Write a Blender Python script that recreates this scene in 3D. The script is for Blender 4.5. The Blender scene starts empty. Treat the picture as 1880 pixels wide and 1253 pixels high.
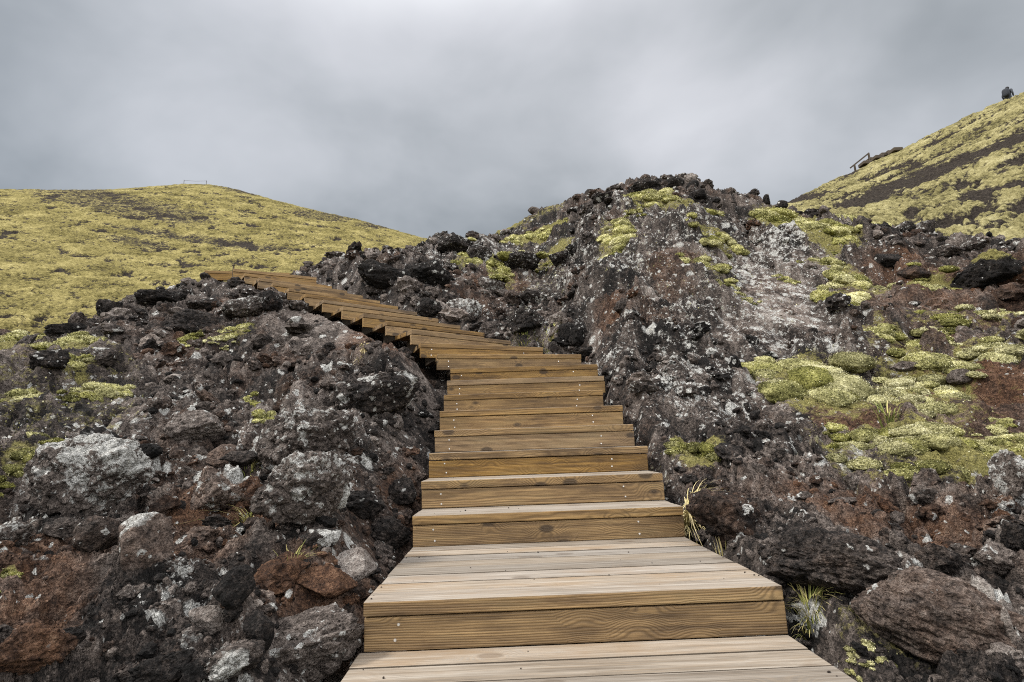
import bpy, bmesh, math, random, time
import numpy as np
from mathutils import Vector, Matrix
T0 = time.time()
R = math.radians
rng = np.random.default_rng(7)
random.seed(7)
sc = bpy.context.scene
col = sc.collection

# ------------------------------------------------------------------ camera (eye at the world origin)
F = 1000.0                      # focal length in photo pixels (photo 1880 px wide)
PITCH, ROLL = 0.1895, 0.0339
fwd = np.array([0, math.cos(PITCH), math.sin(PITCH)])
up0 = np.array([0, -math.sin(PITCH), math.cos(PITCH)])
rt0 = np.array([1.0, 0, 0])
RT = math.cos(ROLL) * rt0 - math.sin(ROLL) * up0
UP = math.cos(ROLL) * up0 + math.sin(ROLL) * rt0
def ray(px, py):
    return RT * (px - 940) / F + UP * (626.5 - py) / F + fwd
def at_z(px, py, z):
    d = ray(px, py); return d * z / d[2]
def az_t(px, py):
    d = ray(px, py); return math.atan2(d[0], d[1]), d[2] / math.hypot(d[0], d[1])
def at_r(px, py, r):
    d = ray(px, py); return d * r / math.hypot(d[0], d[1])

cam_data = bpy.data.cameras.new('camera')
cam_data.sensor_width = 36.0
cam_data.lens = F / 1880 * 36.0
cam_data.clip_start = 0.05
cam_data.clip_end = 5000
cam = bpy.data.objects.new('camera', cam_data)
m = Matrix((tuple(RT), tuple(UP), tuple(-fwd))).transposed().to_4x4()
cam.matrix_world = m
col.objects.link(cam)
sc.camera = cam

# ------------------------------------------------------------------ noise
_gt = np.random.default_rng(3).normal(size=(1024, 3)).astype(np.float32)
_gt /= np.linalg.norm(_gt, axis=1, keepdims=True)
def _h(ix, iy, iz, seed):
    h = (ix.astype(np.int64) * 374761393 + iy.astype(np.int64) * 668265263 + iz * 2147483647 + seed * 1274126177) & 0xFFFFFFFF
    h = ((h ^ (h >> 13)) * 1274126177) & 0xFFFFFFFF
    return (h ^ (h >> 16))
def perlin2(x, y, seed=0):
    ix = np.floor(x); iy = np.floor(y); fx = (x - ix).astype(np.float32); fy = (y - iy).astype(np.float32)
    ix = ix.astype(np.int64); iy = iy.astype(np.int64)
    u = fx * fx * fx * (fx * (fx * 6 - 15) + 10); v = fy * fy * fy * (fy * (fy * 6 - 15) + 10)
    def g(dx, dy):
        a = (_h(ix + dx, iy + dy, 0, seed) & 1023).astype(np.float32) * np.float32(2 * math.pi / 1024)
        return np.cos(a) * (fx - dx) + np.sin(a) * (fy - dy)
    a = g(0, 0); b = g(1, 0); c = g(0, 1); d = g(1, 1)
    return 1.5 * ((a + u * (b - a)) * (1 - v) + (c + u * (d - c)) * v)
def perlin3(p, seed=0):
    i = np.floor(p).astype(np.int64); f = (p - i).astype(np.float32); w = f * f * f * (f * (f * 6 - 15) + 10)
    out = 0
    for dx in (0, 1):
        for dy in (0, 1):
            for dz in (0, 1):
                h = _h(i[:, 0] + dx, i[:, 1] + dy, i[:, 2] + dz, seed) & 1023
                g = _gt[h]
                dot = g[:, 0] * (f[:, 0] - dx) + g[:, 1] * (f[:, 1] - dy) + g[:, 2] * (f[:, 2] - dz)
                out = out + dot * (w[:, 0] if dx else 1 - w[:, 0]) * (w[:, 1] if dy else 1 - w[:, 1]) * (w[:, 2] if dz else 1 - w[:, 2])
    return 1.4 * out
def fbm2(x, y, o=4, seed=0, lac=2.03, gain=0.5):
    s = 0; a = 1; n = 0
    for k in range(o):
        s = s + a * perlin2(x, y, seed + k); n += a; x = x * lac + 13.7; y = y * lac - 7.1; a *= gain
    return s / n
def fbm3(p, o=4, seed=0, lac=2.03, gain=0.5):
    s = 0; a = 1; n = 0
    for k in range(o):
        s = s + a * perlin3(p, seed + k); n += a; p = p * lac + 5.3; a *= gain
    return s / n
def worley2(x, y, seed=0, jit=0.95):
    ix = np.floor(x).astype(np.int64); iy = np.floor(y).astype(np.int64)
    f1 = np.full(x.shape, 9., np.float32); f2 = f1.copy(); idd = np.zeros(x.shape, np.float32)
    ox = np.zeros(x.shape, np.float32); oy = np.zeros(x.shape, np.float32)
    for dx in (-1, 0, 1):
        for dy in (-1, 0, 1):
            h = _h(ix + dx, iy + dy, 0, seed)
            px = ix + dx + 0.5 + ((h & 1023) / 1023. - .5) * jit; py = iy + dy + 0.5 + (((h >> 10) & 1023) / 1023. - .5) * jit
            ex = (x - px).astype(np.float32); ey = (y - py).astype(np.float32)
            d = np.sqrt(ex * ex + ey * ey)
            n = d < f1
            f2 = np.where(n, f1, np.minimum(f2, d)); f1 = np.where(n, d, f1)
            idd = np.where(n, ((h >> 20) & 1023) / 1023., idd); ox = np.where(n, ex, ox); oy = np.where(n, ey, oy)
    return f1, f2, idd, ox, oy
def worley3(p, seed=0):
    i = np.floor(p).astype(np.int64)
    f1 = np.full(len(p), 9., np.float32); f2 = f1.copy()
    for dx in (-1, 0, 1):
        for dy in (-1, 0, 1):
            for dz in (-1, 0, 1):
                h = _h(i[:, 0] + dx, i[:, 1] + dy, i[:, 2] + dz, seed)
                q = np.stack([i[:, 0] + dx + (h & 1023) / 1023., i[:, 1] + dy + ((h >> 10) & 1023) / 1023., i[:, 2] + dz + ((h >> 20) & 1023) / 1023.], 1)
                d = np.sqrt(((p - q) ** 2).sum(1)).astype(np.float32)
                n = d < f1
                f2 = np.where(n, f1, np.minimum(f2, d)); f1 = np.where(n, d, f1)
    return f1, f2
def sstep(a, b, x):
    t = np.clip((x - a) / (b - a), 0, 1); return t * t * (3 - 2 * t)

# ------------------------------------------------------------------ object helpers
def tag(o, label=None, cat=None, group=None, kind=None):
    if label: o['label'] = label
    if cat: o['category'] = cat
    if group: o['group'] = group
    if kind: o['kind'] = kind
    return o
def mesh_np(name, V, faces, attrs=None, mat=None, parent=None, smooth=True):
    """faces: (n,3) or (n,4) int array, or list of such arrays"""
    if not isinstance(faces, list): faces = [faces]
    me = bpy.data.meshes.new(name)
    V = np.ascontiguousarray(V, np.float32)
    me.vertices.add(len(V)); me.vertices.foreach_set('co', V.ravel())
    li = np.concatenate([f.ravel() for f in faces]).astype(np.int32)
    cnt = np.concatenate([np.full(len(f), f.shape[1], np.int32) for f in faces])
    st = np.concatenate([[0], np.cumsum(cnt)[:-1]]).astype(np.int32)
    me.loops.add(len(li)); me.loops.foreach_set('vertex_index', li)
    me.polygons.add(len(cnt)); me.polygons.foreach_set('loop_start', st)
    me.update(calc_edges=True)
    me.polygons.foreach_set('use_smooth', np.full(len(cnt), smooth, bool))
    for k, v in (attrs or {}).items():
        v = np.asarray(v, np.float32)
        if v.ndim == 2:
            a = me.attributes.new(k, 'FLOAT_VECTOR', 'POINT'); a.data.foreach_set('vector', np.ascontiguousarray(v).ravel())
        else:
            a = me.attributes.new(k, 'FLOAT', 'POINT'); a.data.foreach_set('value', np.ascontiguousarray(v))
    if mat: me.materials.append(mat)
    o = bpy.data.objects.new(name, me); col.objects.link(o)
    if parent: o.parent = parent
    return o
def empty(name, loc=(0, 0, 0), rz=0, parent=None):
    o = bpy.data.objects.new(name, None); o.location = loc; o.rotation_euler = (0, 0, rz); col.objects.link(o)
    o.empty_display_size = .1
    if parent: o.parent = parent
    return o

# ------------------------------------------------------------------ materials
class NT:
    def __init__(s, mat):
        s.t = mat.node_tree; s.n = s.t.nodes; s.l = s.t.links
    def add(s, typ, **kw):
        nd = s.n.new(typ)
        for k, v in kw.items(): setattr(nd, k, v)
        return nd
    def put(s, sock, v):
        if isinstance(v, bpy.types.NodeSocket): s.l.new(v, sock)
        elif v is not None: sock.default_value = v
    def math(s, op, a, b=None, c=None, clamp=False):
        nd = s.add('ShaderNodeMath', operation=op, use_clamp=clamp)
        for i, v in enumerate((a, b, c)): s.put(nd.inputs[i], v) if v is not None else None
        return nd.outputs[0]
    def vmath(s, op, a, b=None, out=0):
        nd = s.add('ShaderNodeVectorMath', operation=op)
        s.put(nd.inputs[0], a)
        if b is not None: s.put(nd.inputs[1], b)
        return nd.outputs[out]
    def attr(s, name, out='Fac'):
        nd = s.add('ShaderNodeAttribute', attribute_name=name); return nd.outputs[out]
    def noise(s, vec, scale, detail=4, rough=.55, dist=0):
        nd = s.add('ShaderNodeTexNoise'); s.put(nd.inputs['Vector'], vec); nd.inputs['Scale'].default_value = scale
        nd.inputs['Detail'].default_value = detail; nd.inputs['Roughness'].default_value = rough; nd.inputs['Distortion'].default_value = dist
        return nd.outputs['Fac']
    def voro(s, vec, scale, feature='F1', out='Distance', rand=1):
        nd = s.add('ShaderNodeTexVoronoi', feature=feature); s.put(nd.inputs['Vector'], vec); nd.inputs['Scale'].default_value = scale
        nd.inputs['Randomness'].default_value = rand
        return nd.outputs[out]
    def ramp(s, fac, stops, interp='LINEAR'):
        nd = s.add('ShaderNodeValToRGB'); nd.color_ramp.interpolation = interp
        e = nd.color_ramp.elements
        while len(e) < len(stops): e.new(0.5)
        for k, (p, c) in enumerate(stops):
            e[k].position = p; e[k].color = (*c, 1) if len(c) == 3 else c
        s.put(nd.inputs[0], fac); return nd.outputs[0]
    def mix(s, fac, a, b):
        nd = s.add('ShaderNodeMix', data_type='RGBA'); s.put(nd.inputs[0], fac)
        for i, v in ((6, a), (7, b)):
            s.put(nd.inputs[i], v if isinstance(v, bpy.types.NodeSocket) else (*v, 1))
        return nd.outputs[2]
    def maprange(s, v, a, b, c=0, d=1, smooth=False):
        nd = s.add('ShaderNodeMapRange', clamp=True)
        if smooth: nd.interpolation_type = 'SMOOTHSTEP'
        s.put(nd.inputs[0], v)
        for i, x in enumerate((a, b, c, d)): s.put(nd.inputs[i + 1], x)
        return nd.outputs[0]
    def bump(s, h, dist, strength=1, normal=None):
        nd = s.add('ShaderNodeBump'); s.put(nd.inputs['Height'], h); nd.inputs['Distance'].default_value = dist; nd.inputs['Strength'].default_value = strength
        if normal: s.l.new(normal, nd.inputs['Normal'])
        return nd.outputs[0]
def new_mat(name, rough=.95, spec=.25):
    mt = bpy.data.materials.new(name); mt.use_nodes = True
    b = mt.node_tree.nodes['Principled BSDF']; b.inputs['Roughness'].default_value = rough
    b.inputs['Specular IOR Level'].default_value = spec
    return mt, NT(mt), b

def lava_material():
    mt, t, b = new_mat('lava_rock', .92, .2)
    P = t.add('ShaderNodeNewGeometry').outputs['Position']
    tone, lich, red, moss = t.attr('tone'), t.attr('lichen'), t.attr('red'), t.attr('moss')
    n1 = t.noise(P, 5, 6, .62); n2 = t.noise(P, 34, 7, .72); n3 = t.noise(P, 10, 8, .72, .5); n4 = t.noise(P, 42, 6, .75); n5 = t.noise(P, 110, 4, .7)
    v1 = t.voro(P, 48); v2 = t.voro(P, 120)
    f = t.math('ADD', t.math('MULTIPLY', t.math('SUBTRACT', n1, .5), .7), t.math('ADD', t.math('MULTIPLY', t.math('SUBTRACT', n2, .5), 1.25), t.math('MULTIPLY', t.math('SUBTRACT', n5, .5), .7)))
    base = t.ramp(t.math('ADD', t.math('ADD', tone, .105), f),
                  [(0, (.006, .0055, .005)), (.25, (.019, .016, .0145)), (.45, (.070, .056, .048)), (.62, (.162, .133, .115)), (.82, (.29, .25, .222)), (1, (.43, .39, .35))])
    redc = t.ramp(t.math('ADD', .5, f), [(.2, (.016, .009, .006)), (.42, (.078, .038, .021)), (.62, (.175, .088, .047)), (.9, (.31, .19, .115))])
    c = t.mix(t.maprange(t.math('ADD', red, t.math('MULTIPLY', t.math('SUBTRACT', n3, .5), 1.1)), .25, .9, 0, .85), base, redc)
    # lichen
    lv = t.math('ADD', t.math('MULTIPLY', n3, .70), t.math('MULTIPLY', n4, .30))
    lm = t.math('MULTIPLY', t.math('SUBTRACT', lv, t.math('SUBTRACT', .655, t.math('MULTIPLY', lich, .19))), 22, clamp=True)
    lcol = t.ramp(t.math('ADD', t.math('MULTIPLY', n4, .6), t.math('MULTIPLY', n5, .4)), [(.32, (.24, .235, .215)), (.46, (.42, .415, .385)), (.6, (.68, .67, .635))])
    dn = t.add('ShaderNodeTexNoise'); t.put(dn.inputs['Vector'], P); dn.inputs['Scale'].default_value = 24; dn.inputs['Detail'].default_value = 3
    dsc = t.vmath('SCALE', t.vmath('SUBTRACT', dn.outputs['Color'], (.5, .5, .5))); t.n[-1].inputs['Scale'].default_value = .0
    for nd in reversed(t.n):
        if nd.bl_idname == 'ShaderNodeVectorMath' and nd.operation == 'SCALE': nd.inputs['Scale'].default_value = .06; break
    P2 = t.vmath('ADD', P, dsc)
    fl = None
    for scl, den in ((6, .42), (15, .52), (40, .34)):
        vn = t.add('ShaderNodeTexVoronoi'); t.put(vn.inputs['Vector'], P2); vn.inputs['Scale'].default_value = scl
        sp_ = t.add('ShaderNodeSeparateColor'); t.put(sp_.inputs[0], vn.outputs['Color'])
        on = t.math('LESS_THAN', sp_.outputs[0], t.math('MULTIPLY', t.math('MULTIPLY', t.math('ADD', lich, .03), den), t.maprange(n1, .40, .60, .15, 1.7)))
        rad = t.math('MULTIPLY', t.math('ADD', sp_.outputs[1], .35), .42)
        k = t.math('MULTIPLY', on, t.math('MULTIPLY', t.math('SUBTRACT', rad, vn.outputs['Distance']), 9, clamp=True), clamp=True)
        fl = k if fl is None else t.math('MAXIMUM', fl, k)
    lm = t.math('MAXIMUM', t.math('MULTIPLY', lm, t.maprange(lich, 0.0, .2)), t.math('MULTIPLY', fl, t.maprange(n4, .34, .46)))
    c = t.mix(lm, c, lcol)
    # moss film
    mm = t.maprange(t.math('ADD', moss, t.math('ADD', t.math('MULTIPLY', t.math('SUBTRACT', n3, .5), 1.5), t.math('MULTIPLY', t.math('SUBTRACT', n4, .5), .5))), .55, .76)
    mcol = t.ramp(t.math('ADD', t.math('MULTIPLY', n4, .6), t.math('MULTIPLY', n5, .4)), [(.3, (.035, .032, .010)), (.45, (.14, .125, .036)), (.58, (.31, .275, .10)), (.72, (.52, .47, .24))])
    c = t.mix(mm, c, mcol)
    t.put(b.inputs['Base Color'], c)
    nb = t.bump(n2, .07, 1)
    nb = t.bump(v1, .03, .8, nb)
    t.put(b.inputs['Normal'], t.bump(t.math('ADD', n5, t.math('MULTIPLY', v2, .5)), .016, .9, nb))
    return mt
def moss_material():
    mt, t, b = new_mat('cushion_moss', 1, .05)
    P = t.add('ShaderNodeNewGeometry').outputs['Position']
    tone, pale = t.attr('tone'), t.attr('pale')
    n1 = t.noise(P, 7, 4); n2 = t.noise(P, 70, 4, .7)
    f = t.math('ADD', tone, t.math('ADD', t.math('MULTIPLY', t.math('SUBTRACT', n1, .5), .9), t.math('MULTIPLY', t.math('SUBTRACT', n2, .5), 1.3)))
    g = t.ramp(f, [(0, (.020, .018, .006)), (.3, (.066, .066, .017)), (.55, (.19, .182, .052)), (.8, (.41, .385, .155)), (1, (.64, .60, .36))])
    w = t.ramp(f, [(0, (.028, .026, .013)), (.32, (.12, .113, .052)), (.62, (.36, .335, .185)), (1, (.72, .69, .49))])
    t.put(b.inputs['Base Color'], t.mix(pale, g, w))
    t.put(b.inputs['Normal'], t.bump(n2, .02, .8))
    return mt
def hill_material():
    mt, t, b = new_mat('hill_moss', 1, .05)
    P = t.add('ShaderNodeNewGeometry').outputs['Position']
    moss, pale = t.attr('moss'), t.attr('pale')
    n1 = t.noise(P, .5, 4); n2 = t.noise(P, 4.5, 6, .68); n3 = t.noise(P, 12, 5, .7)
    f = t.math('ADD', t.math('MULTIPLY', n1, .40), t.math('ADD', t.math('MULTIPLY', n2, .50), t.math('MULTIPLY', n3, .42)))
    f = t.math('SUBTRACT', f, .16)
    g = t.ramp(f, [(.36, (.038, .031, .011)), (.46, (.135, .113, .037)), (.56, (.25, .208, .076)), (.70, (.40, .34, .15))])
    w = t.ramp(f, [(.36, (.040, .036, .017)), (.46, (.155, .139, .066)), (.56, (.285, .257, .13)), (.70, (.45, .415, .25))])
    g = t.mix(pale, g, w)
    rk = t.ramp(n3, [(.3, (.014, .012, .011)), (.55, (.04, .033, .027)), (.75, (.085, .07, .055))])
    mm = t.maprange(t.math('ADD', moss, t.math('ADD', t.math('MULTIPLY', t.math('SUBTRACT', n2, .5), 1.3), t.math('MULTIPLY', t.math('SUBTRACT', n3, .5), .7))), .38, .70)
    t.put(b.inputs['Base Color'], t.mix(mm, rk, g))
    t.put(b.inputs['Normal'], t.bump(t.math('ADD', n2, t.math('MULTIPLY', n3, .6)), .22, .8))
    return mt
def wood_material(name, top):
    mt, t, b = new_mat(name, .8 if top else .62, .3)
    wc = t.attr('wc', 'Vector'); seed = t.attr('board')
    sx = t.add('ShaderNodeSeparateXYZ'); t.put(sx.inputs[0], wc)
    X, Y, Z = sx.outputs
    def vec(a, bb, c):
        nd = t.add('ShaderNodeCombineXYZ'); t.put(nd.inputs[0], t.math('MULTIPLY', X, a)); t.put(nd.inputs[1], t.math('MULTIPLY', Y, bb)); t.put(nd.inputs[2], t.math('MULTIPLY', Z, c)); return nd.outputs[0]
    wob = t.noise(vec(1.3, 7, 7), 1, 4, .55)
    kvec = vec(4.4, 8.5, 8.5); kd = t.voro(kvec, 1)
    ks = t.add('ShaderNodeSeparateColor'); t.put(ks.inputs[0], t.voro(kvec, 1, out='Color'))
    kd = t.math('ADD', kd, t.math('MULTIPLY', t.math('LESS_THAN', ks.outputs[0], .36), 1.0))
    kn = t.maprange(kd, .25, .15, 0, 1, True)
    rad = t.math('SQRT', t.math('ADD', t.math('MULTIPLY', Y, Y), t.math('MULTIPLY', Z, Z)))
    rad = t.math('ADD', rad, t.math('MULTIPLY', wob, .034))
    rad = t.math('ADD', rad, t.math('MULTIPLY', t.maprange(kd, .62, .05, 0, 1, True), .045))
    ring = t.math('MULTIPLY', t.math('ADD', t.math('SINE', t.math('MULTIPLY', rad, 2 * math.pi / .0085)), 1), .5)
    ring = t.math('POWER', ring, 1.6)
    fib = t.noise(vec(5, 240, 240), 1, 3, .6)
    fib2 = t.noise(vec(2.2, 55, 55), 1, 4, .6)
    blot = t.noise(vec(2.6, 9, 9), 1, 5, .65)
    if top:
        c = t.ramp(t.math('ADD', t.math('MULTIPLY', fib2, .72), t.math('MULTIPLY', blot, .28)), [(.30, (.075, .058, .042)), (.42, (.155, .127, .097)), (.54, (.228, .195, .157)), (.70, (.32, .285, .24))])
        c = t.mix(t.math('MULTIPLY', t.math('MULTIPLY', ring, .45), t.maprange(blot, .7, .35)), c, (.24, .18, .12))
        c = t.mix(t.maprange(fib, .54, .68, 0, .6), c, (.11, .088, .066))
        c = t.mix(t.maprange(t.math('ADD', blot, t.math('MULTIPLY', seed, .32)), .74, .92, 0, .75), c, (.17, .115, .065))
        c = t.mix(t.math('MULTIPLY', kn, .6), c, (.10, .07, .045))
    else:
        c = t.ramp(t.math('ADD', t.math('MULTIPLY', fib2, .5), t.math('MULTIPLY', blot, .5)), [(.32, (.042, .024, .010)), (.43, (.140, .082, .031)), (.53, (.27, .163, .060)), (.67, (.48, .30, .112))])
        c = t.mix(t.math('MULTIPLY', ring, .58), c, (.075, .043, .016))
        c = t.mix(t.maprange(fib, .56, .72, 0, .55), c, (.075, .045, .018))
        c = t.mix(t.maprange(t.math('ADD', blot, t.math('MULTIPLY', seed, .18)), .60, .78, 0, .55), c, (.075, .055, .025))
        c = t.mix(t.math('MULTIPLY', kn, .9), c, t.ramp(t.math('FRACT', t.math('MULTIPLY', kd, 26)), [(0, (.022, .014, .008)), (1, (.075, .045, .02))]))
    # board to board difference
    hv = t.add('ShaderNodeHueSaturation'); t.put(hv.inputs['Color'], c)
    t.put(hv.inputs['Value'], t.maprange(seed, 0, 1, .70, 1.18)); t.put(hv.inputs['Saturation'], t.maprange(t.math('FRACT', t.math('MULTIPLY', seed, 7.3)), 0, 1, .75 if top else .82, 1.12))
    t.put(b.inputs['Base Color'], hv.outputs[0])
    h = t.math('SUBTRACT', t.math('MULTIPLY', fib2, .6), t.math('ADD', t.math('MULTIPLY', ring, .25), t.math('MULTIPLY', fib, .4)))
    t.put(b.inputs['Normal'], t.bump(h, .004, .8))
    return mt
def plain(name, c, rough=.7, metal=0):
    mt, t, b = new_mat(name, rough, .4)
    P = t.add('ShaderNodeNewGeometry').outputs['Position']
    n = t.noise(P, 40, 4)
    t.put(b.inputs['Base Color'], t.ramp(n, [(.3, tuple(x * .75 for x in c)), (.7, tuple(min(1, x * 1.2) for x in c))]))
    b.inputs['Metallic'].default_value = metal
    return mt
def grass_material():
    mt, t, b = new_mat('dry_grass', .8, .2)
    tone = t.attr('tone')
    t.put(b.inputs['Base Color'], t.ramp(tone, [(0, (.07, .09, .02)), (.35, (.18, .2, .05)), (.6, (.36, .31, .12)), (1, (.58, .48, .27))]))
    return mt
LAVA = lava_material(); MOSS = moss_material(); HILL = hill_material(); GRASS = grass_material()
WTOP = wood_material('weathered_board', True); WFRONT = wood_material('golden_board', False)
STEEL = plain('screw_steel', (.75, .74, .72), .35, .8)
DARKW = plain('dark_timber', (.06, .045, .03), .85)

# ------------------------------------------------------------------ stairway geometry data
W = 1.5; RISE = .1646; GO = .3371; Z0 = -.5281; X0, D0, YAW = .196, 2.0773, .0237
steps = []      # (left end, right end of the tread's front top edge, depth, boards)
ax = np.array([math.cos(YAW), math.sin(YAW), 0]); fd = np.array([-math.sin(YAW), math.cos(YAW), 0])
def straight(k):
    c = np.array([X0, D0, Z0 + RISE * k]) + fd * (0 if k == 0 else (1.0616 + GO * (k - 1) if k > 0 else -GO * 1.18))
    return c
c = straight(-1); steps.append((c - ax * (W / 2 + .015), c + ax * (W / 2 + .0), GO * 1.18 + .02, 3))
c = straight(0); steps.append((c - ax * W / 2, c + ax * W / 2, 1.0616 + .03, 8))
for k in range(1, 9):
    c = straight(k); steps.append((c - ax * W / 2, c + ax * (W / 2 - (.09 if k == 6 else 0)), GO + .03, 3))
turn = {9: (-.78, 5.55, .75, 5.88), 10: (-.98, 5.74, .36, 6.28)}
for k in range(9, 21):
    z = Z0 + RISE * k
    if k in turn:
        a = np.array([turn[k][0], turn[k][1], z]); b_ = np.array([turn[k][2], turn[k][3], z])
    else:
        q = k - 11
        a = np.array([-1.09 - .3345 * q, 5.83 + .249 * q, z]); ang = R(38)
        b_ = a + np.array([math.cos(ang), math.sin(ang), 0]) * 1.36
    steps.append((a, b_, .42, 3))
z = Z0 + RISE * 21
a = at_z(428, 493.5, z); b_ = at_z(581.5, 509.5, z)
steps.append((a, b_, 1.0, 8))                       # upper landing
z = Z0 + RISE * 22
a = at_z(375, 496.5, z); ang = R(12); b_ = a + np.array([math.cos(ang), math.sin(ang), 0]) * 1.36
steps.append((a, b_, .42, 3))

# ------------------------------------------------------------------ terrain : base relief
CP = []     # (px, py, range)
for s in """0,1250,2.35 200,1250,2.25 400,1250,2.15 620,1250,1.95 0,1120,2.8 220,1120,2.7 420,1120,2.6 620,1120,2.35
0,1000,3.35 200,1000,3.3 400,1000,3.2 600,1000,2.95 700,960,3.0 0,900,4.05 200,900,4.1 400,900,4.0 600,900,3.6 0,830,4.7 200,830,4.75 400,830,4.6 600,830,4.25 730,840,3.9
0,720,6.0 200,720,6.1 400,720,5.9 600,720,5.3 730,735,4.8 0,680,7.4 100,662,7.8 200,640,7.5 400,620,7.3 550,600,7.1 690,660,6.0
60,655,9.2 190,604,9.3 260,576,9.3 350,552,9.2
-200,640,9 -200,800,5.4 -200,1000,3.4 -200,1250,2.4 -500,700,9 -500,1000,3.4
1460,1150,2.25 1560,1253,2.1 1700,1253,2.3 1880,1253,2.5 1560,1100,2.65 1880,1120,2.95 1330,1000,2.95 1500,1000,3.15 1700,1000,3.4 1880,1000,3.6
1280,900,3.75 1400,900,3.8 1600,900,4.0 1880,900,4.2 1230,800,4.6 1320,800,4.55 1450,800,4.75 1600,800,5.0 1880,800,5.3
1170,700,5.5 1230,700,5.45 1350,700,5.6 1500,700,6.0 1700,700,6.4 1880,700,6.7 1125,620,6.5 1200,600,6.6 1350,600,6.9 1500,600,7.3 1700,600,8.0 1880,600,8.4
1085,540,7.9 1150,500,8.1 1300,500,8.5 1480,500,9.0 1600,520,9.4 1750,520,10.2 1880,520,10.5 1095,450,9.5 1200,430,10.2 1350,440,10.4 1500,450,10.8 1600,465,11.8 1750,485,13 1880,505,13
1100,400,11.5 1200,380,12.3 1320,396,12.5 1450,428,12.5 1550,442,13 1700,466,15
910,442,14.5 1000,394,14.2 1100,376,14.3 1170,354,14.2 1230,344,14.4 1300,378,15 1400,412,16 1470,418,17 1580,428,17.5 1700,455,17.5 1800,478,17.5 1900,495,17.5
1060,620,7.4 1000,625,8.2 940,625,8.0 1045,575,9.0 1000,570,10 960,520,11.5 1030,500,11.5 930,560,9.6 850,590,8.7 760,545,9.2 660,535,9.8 600,540,10.5 880,520,10.6 1040,450,13 960,450,13.5
800,486,11.2 700,505,11.5 640,528,12.5 830,450,13 760,474,13.5 700,500,14 650,530,14.5 605,550,13.5
2100,1253,2.7 2100,1000,3.8 2100,700,7 2100,520,11 2100,460,18 2500,900,5 2500,460,18""".split():
    CP.append(tuple(float(v) for v in s.split(',')))
pts = []
for px, py, r in CP:
    a_, t_ = az_t(px, py); pts.append((a_, math.log(r), t_))
for (a, b_, dep, nb) in steps[:-1]:
    for p, dz in ((a, -.16), (b_, -.12)):
        r = math.hypot(p[0], p[1]); pts.append((math.atan2(p[0], p[1]), math.log(r), (p[2] + dz) / r))
# behind the ridges the ground falls away; and near the camera it sinks to its feet
for px, py, r, drop in [(-300, 640, 13, 2.0), (60, 612, 13, 1.6), (190, 568, 13, 1.6), (350, 518, 13, 1.5), (470, 530, 13.5, 1.2), (560, 545, 16, 1.0), (650, 530, 18, 1.2), (760, 474, 17, 1.0), (830, 432, 17, 1.2), (910, 432, 18, 1.2),
                        (1000, 380, 18, 1.5), (1100, 360, 18, 1.6), (1230, 328, 18.5, 1.8), (1300, 370, 19, 1.4), (1400, 412, 20, 1.2), (1480, 420, 21, .9), (1600, 435, 22, .9), (1750, 470, 22, .9), (1900, 498, 22, .9), (2300, 498, 22, .9),
                        (-300, 640, 26, 6), (190, 568, 26, 6), (560, 505, 26, 5), (830, 432, 26, 5), (1100, 360, 26, 6), (1300, 358, 26, 5), (1600, 395, 26, 3), (1900, 458, 26, 3), (2300, 458, 26, 3)]:
    p = at_r(px, py, r); pts.append((math.atan2(p[0], p[1]), math.log(r), (p[2] - drop) / r))
for a_ in (-1.2, -.8, -.4, 0, .4, .8, 1.2):
    pts.append((a_, math.log(1.2), -1.05)); pts.append((a_, math.log(.6), -2.5))
pts = np.array(pts)
def kern(d): return np.sqrt(d * d + .05 ** 2)
_D = np.sqrt(((pts[:, None, :2] - pts[None, :, :2]) ** 2).sum(-1))
_A = np.zeros((len(pts) + 3,) * 2); n_ = len(pts)
_A[:n_, :n_] = kern(_D) - .012 * np.eye(n_); _A[:n_, n_:] = np.c_[np.ones(n_), pts[:, :2]]; _A[n_:, :n_] = _A[:n_, n_:].T
_w = np.linalg.solve(_A, np.r_[pts[:, 2], 0, 0, 0])
AZ0, AZ1, LR0, LR1 = -1.12, 1.12, math.log(.7), math.log(26)
NA, NR = 1150, 1000
ca = np.linspace(AZ0, AZ1, 180); cl = np.linspace(LR0, LR1, 180)
G = np.stack(np.meshgrid(cl, ca, indexing='ij'), -1)
_d = np.sqrt((G[..., 1][..., None] - pts[:, 0]) ** 2 + (G[..., 0][..., None] - pts[:, 1]) ** 2)
tb = kern(_d) @ _w[:n_] + _w[n_] + _w[n_ + 1] * G[..., 1] + _w[n_ + 2] * G[..., 0]
def grid_sample(g, az, lr):
    nr, na = g.shape
    u = np.clip((lr - LR0) / (LR1 - LR0) * (nr - 1), 0, nr - 1.001); v = np.clip((az - AZ0) / (AZ1 - AZ0) * (na - 1), 0, na - 1.001)
    i = u.astype(int); j = v.astype(int); fu = u - i; fv = v - j
    return (g[i, j] * (1 - fu) + g[i + 1, j] * fu) * (1 - fv) + (g[i, j + 1] * (1 - fu) + g[i + 1, j + 1] * fu) * fv
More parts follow.
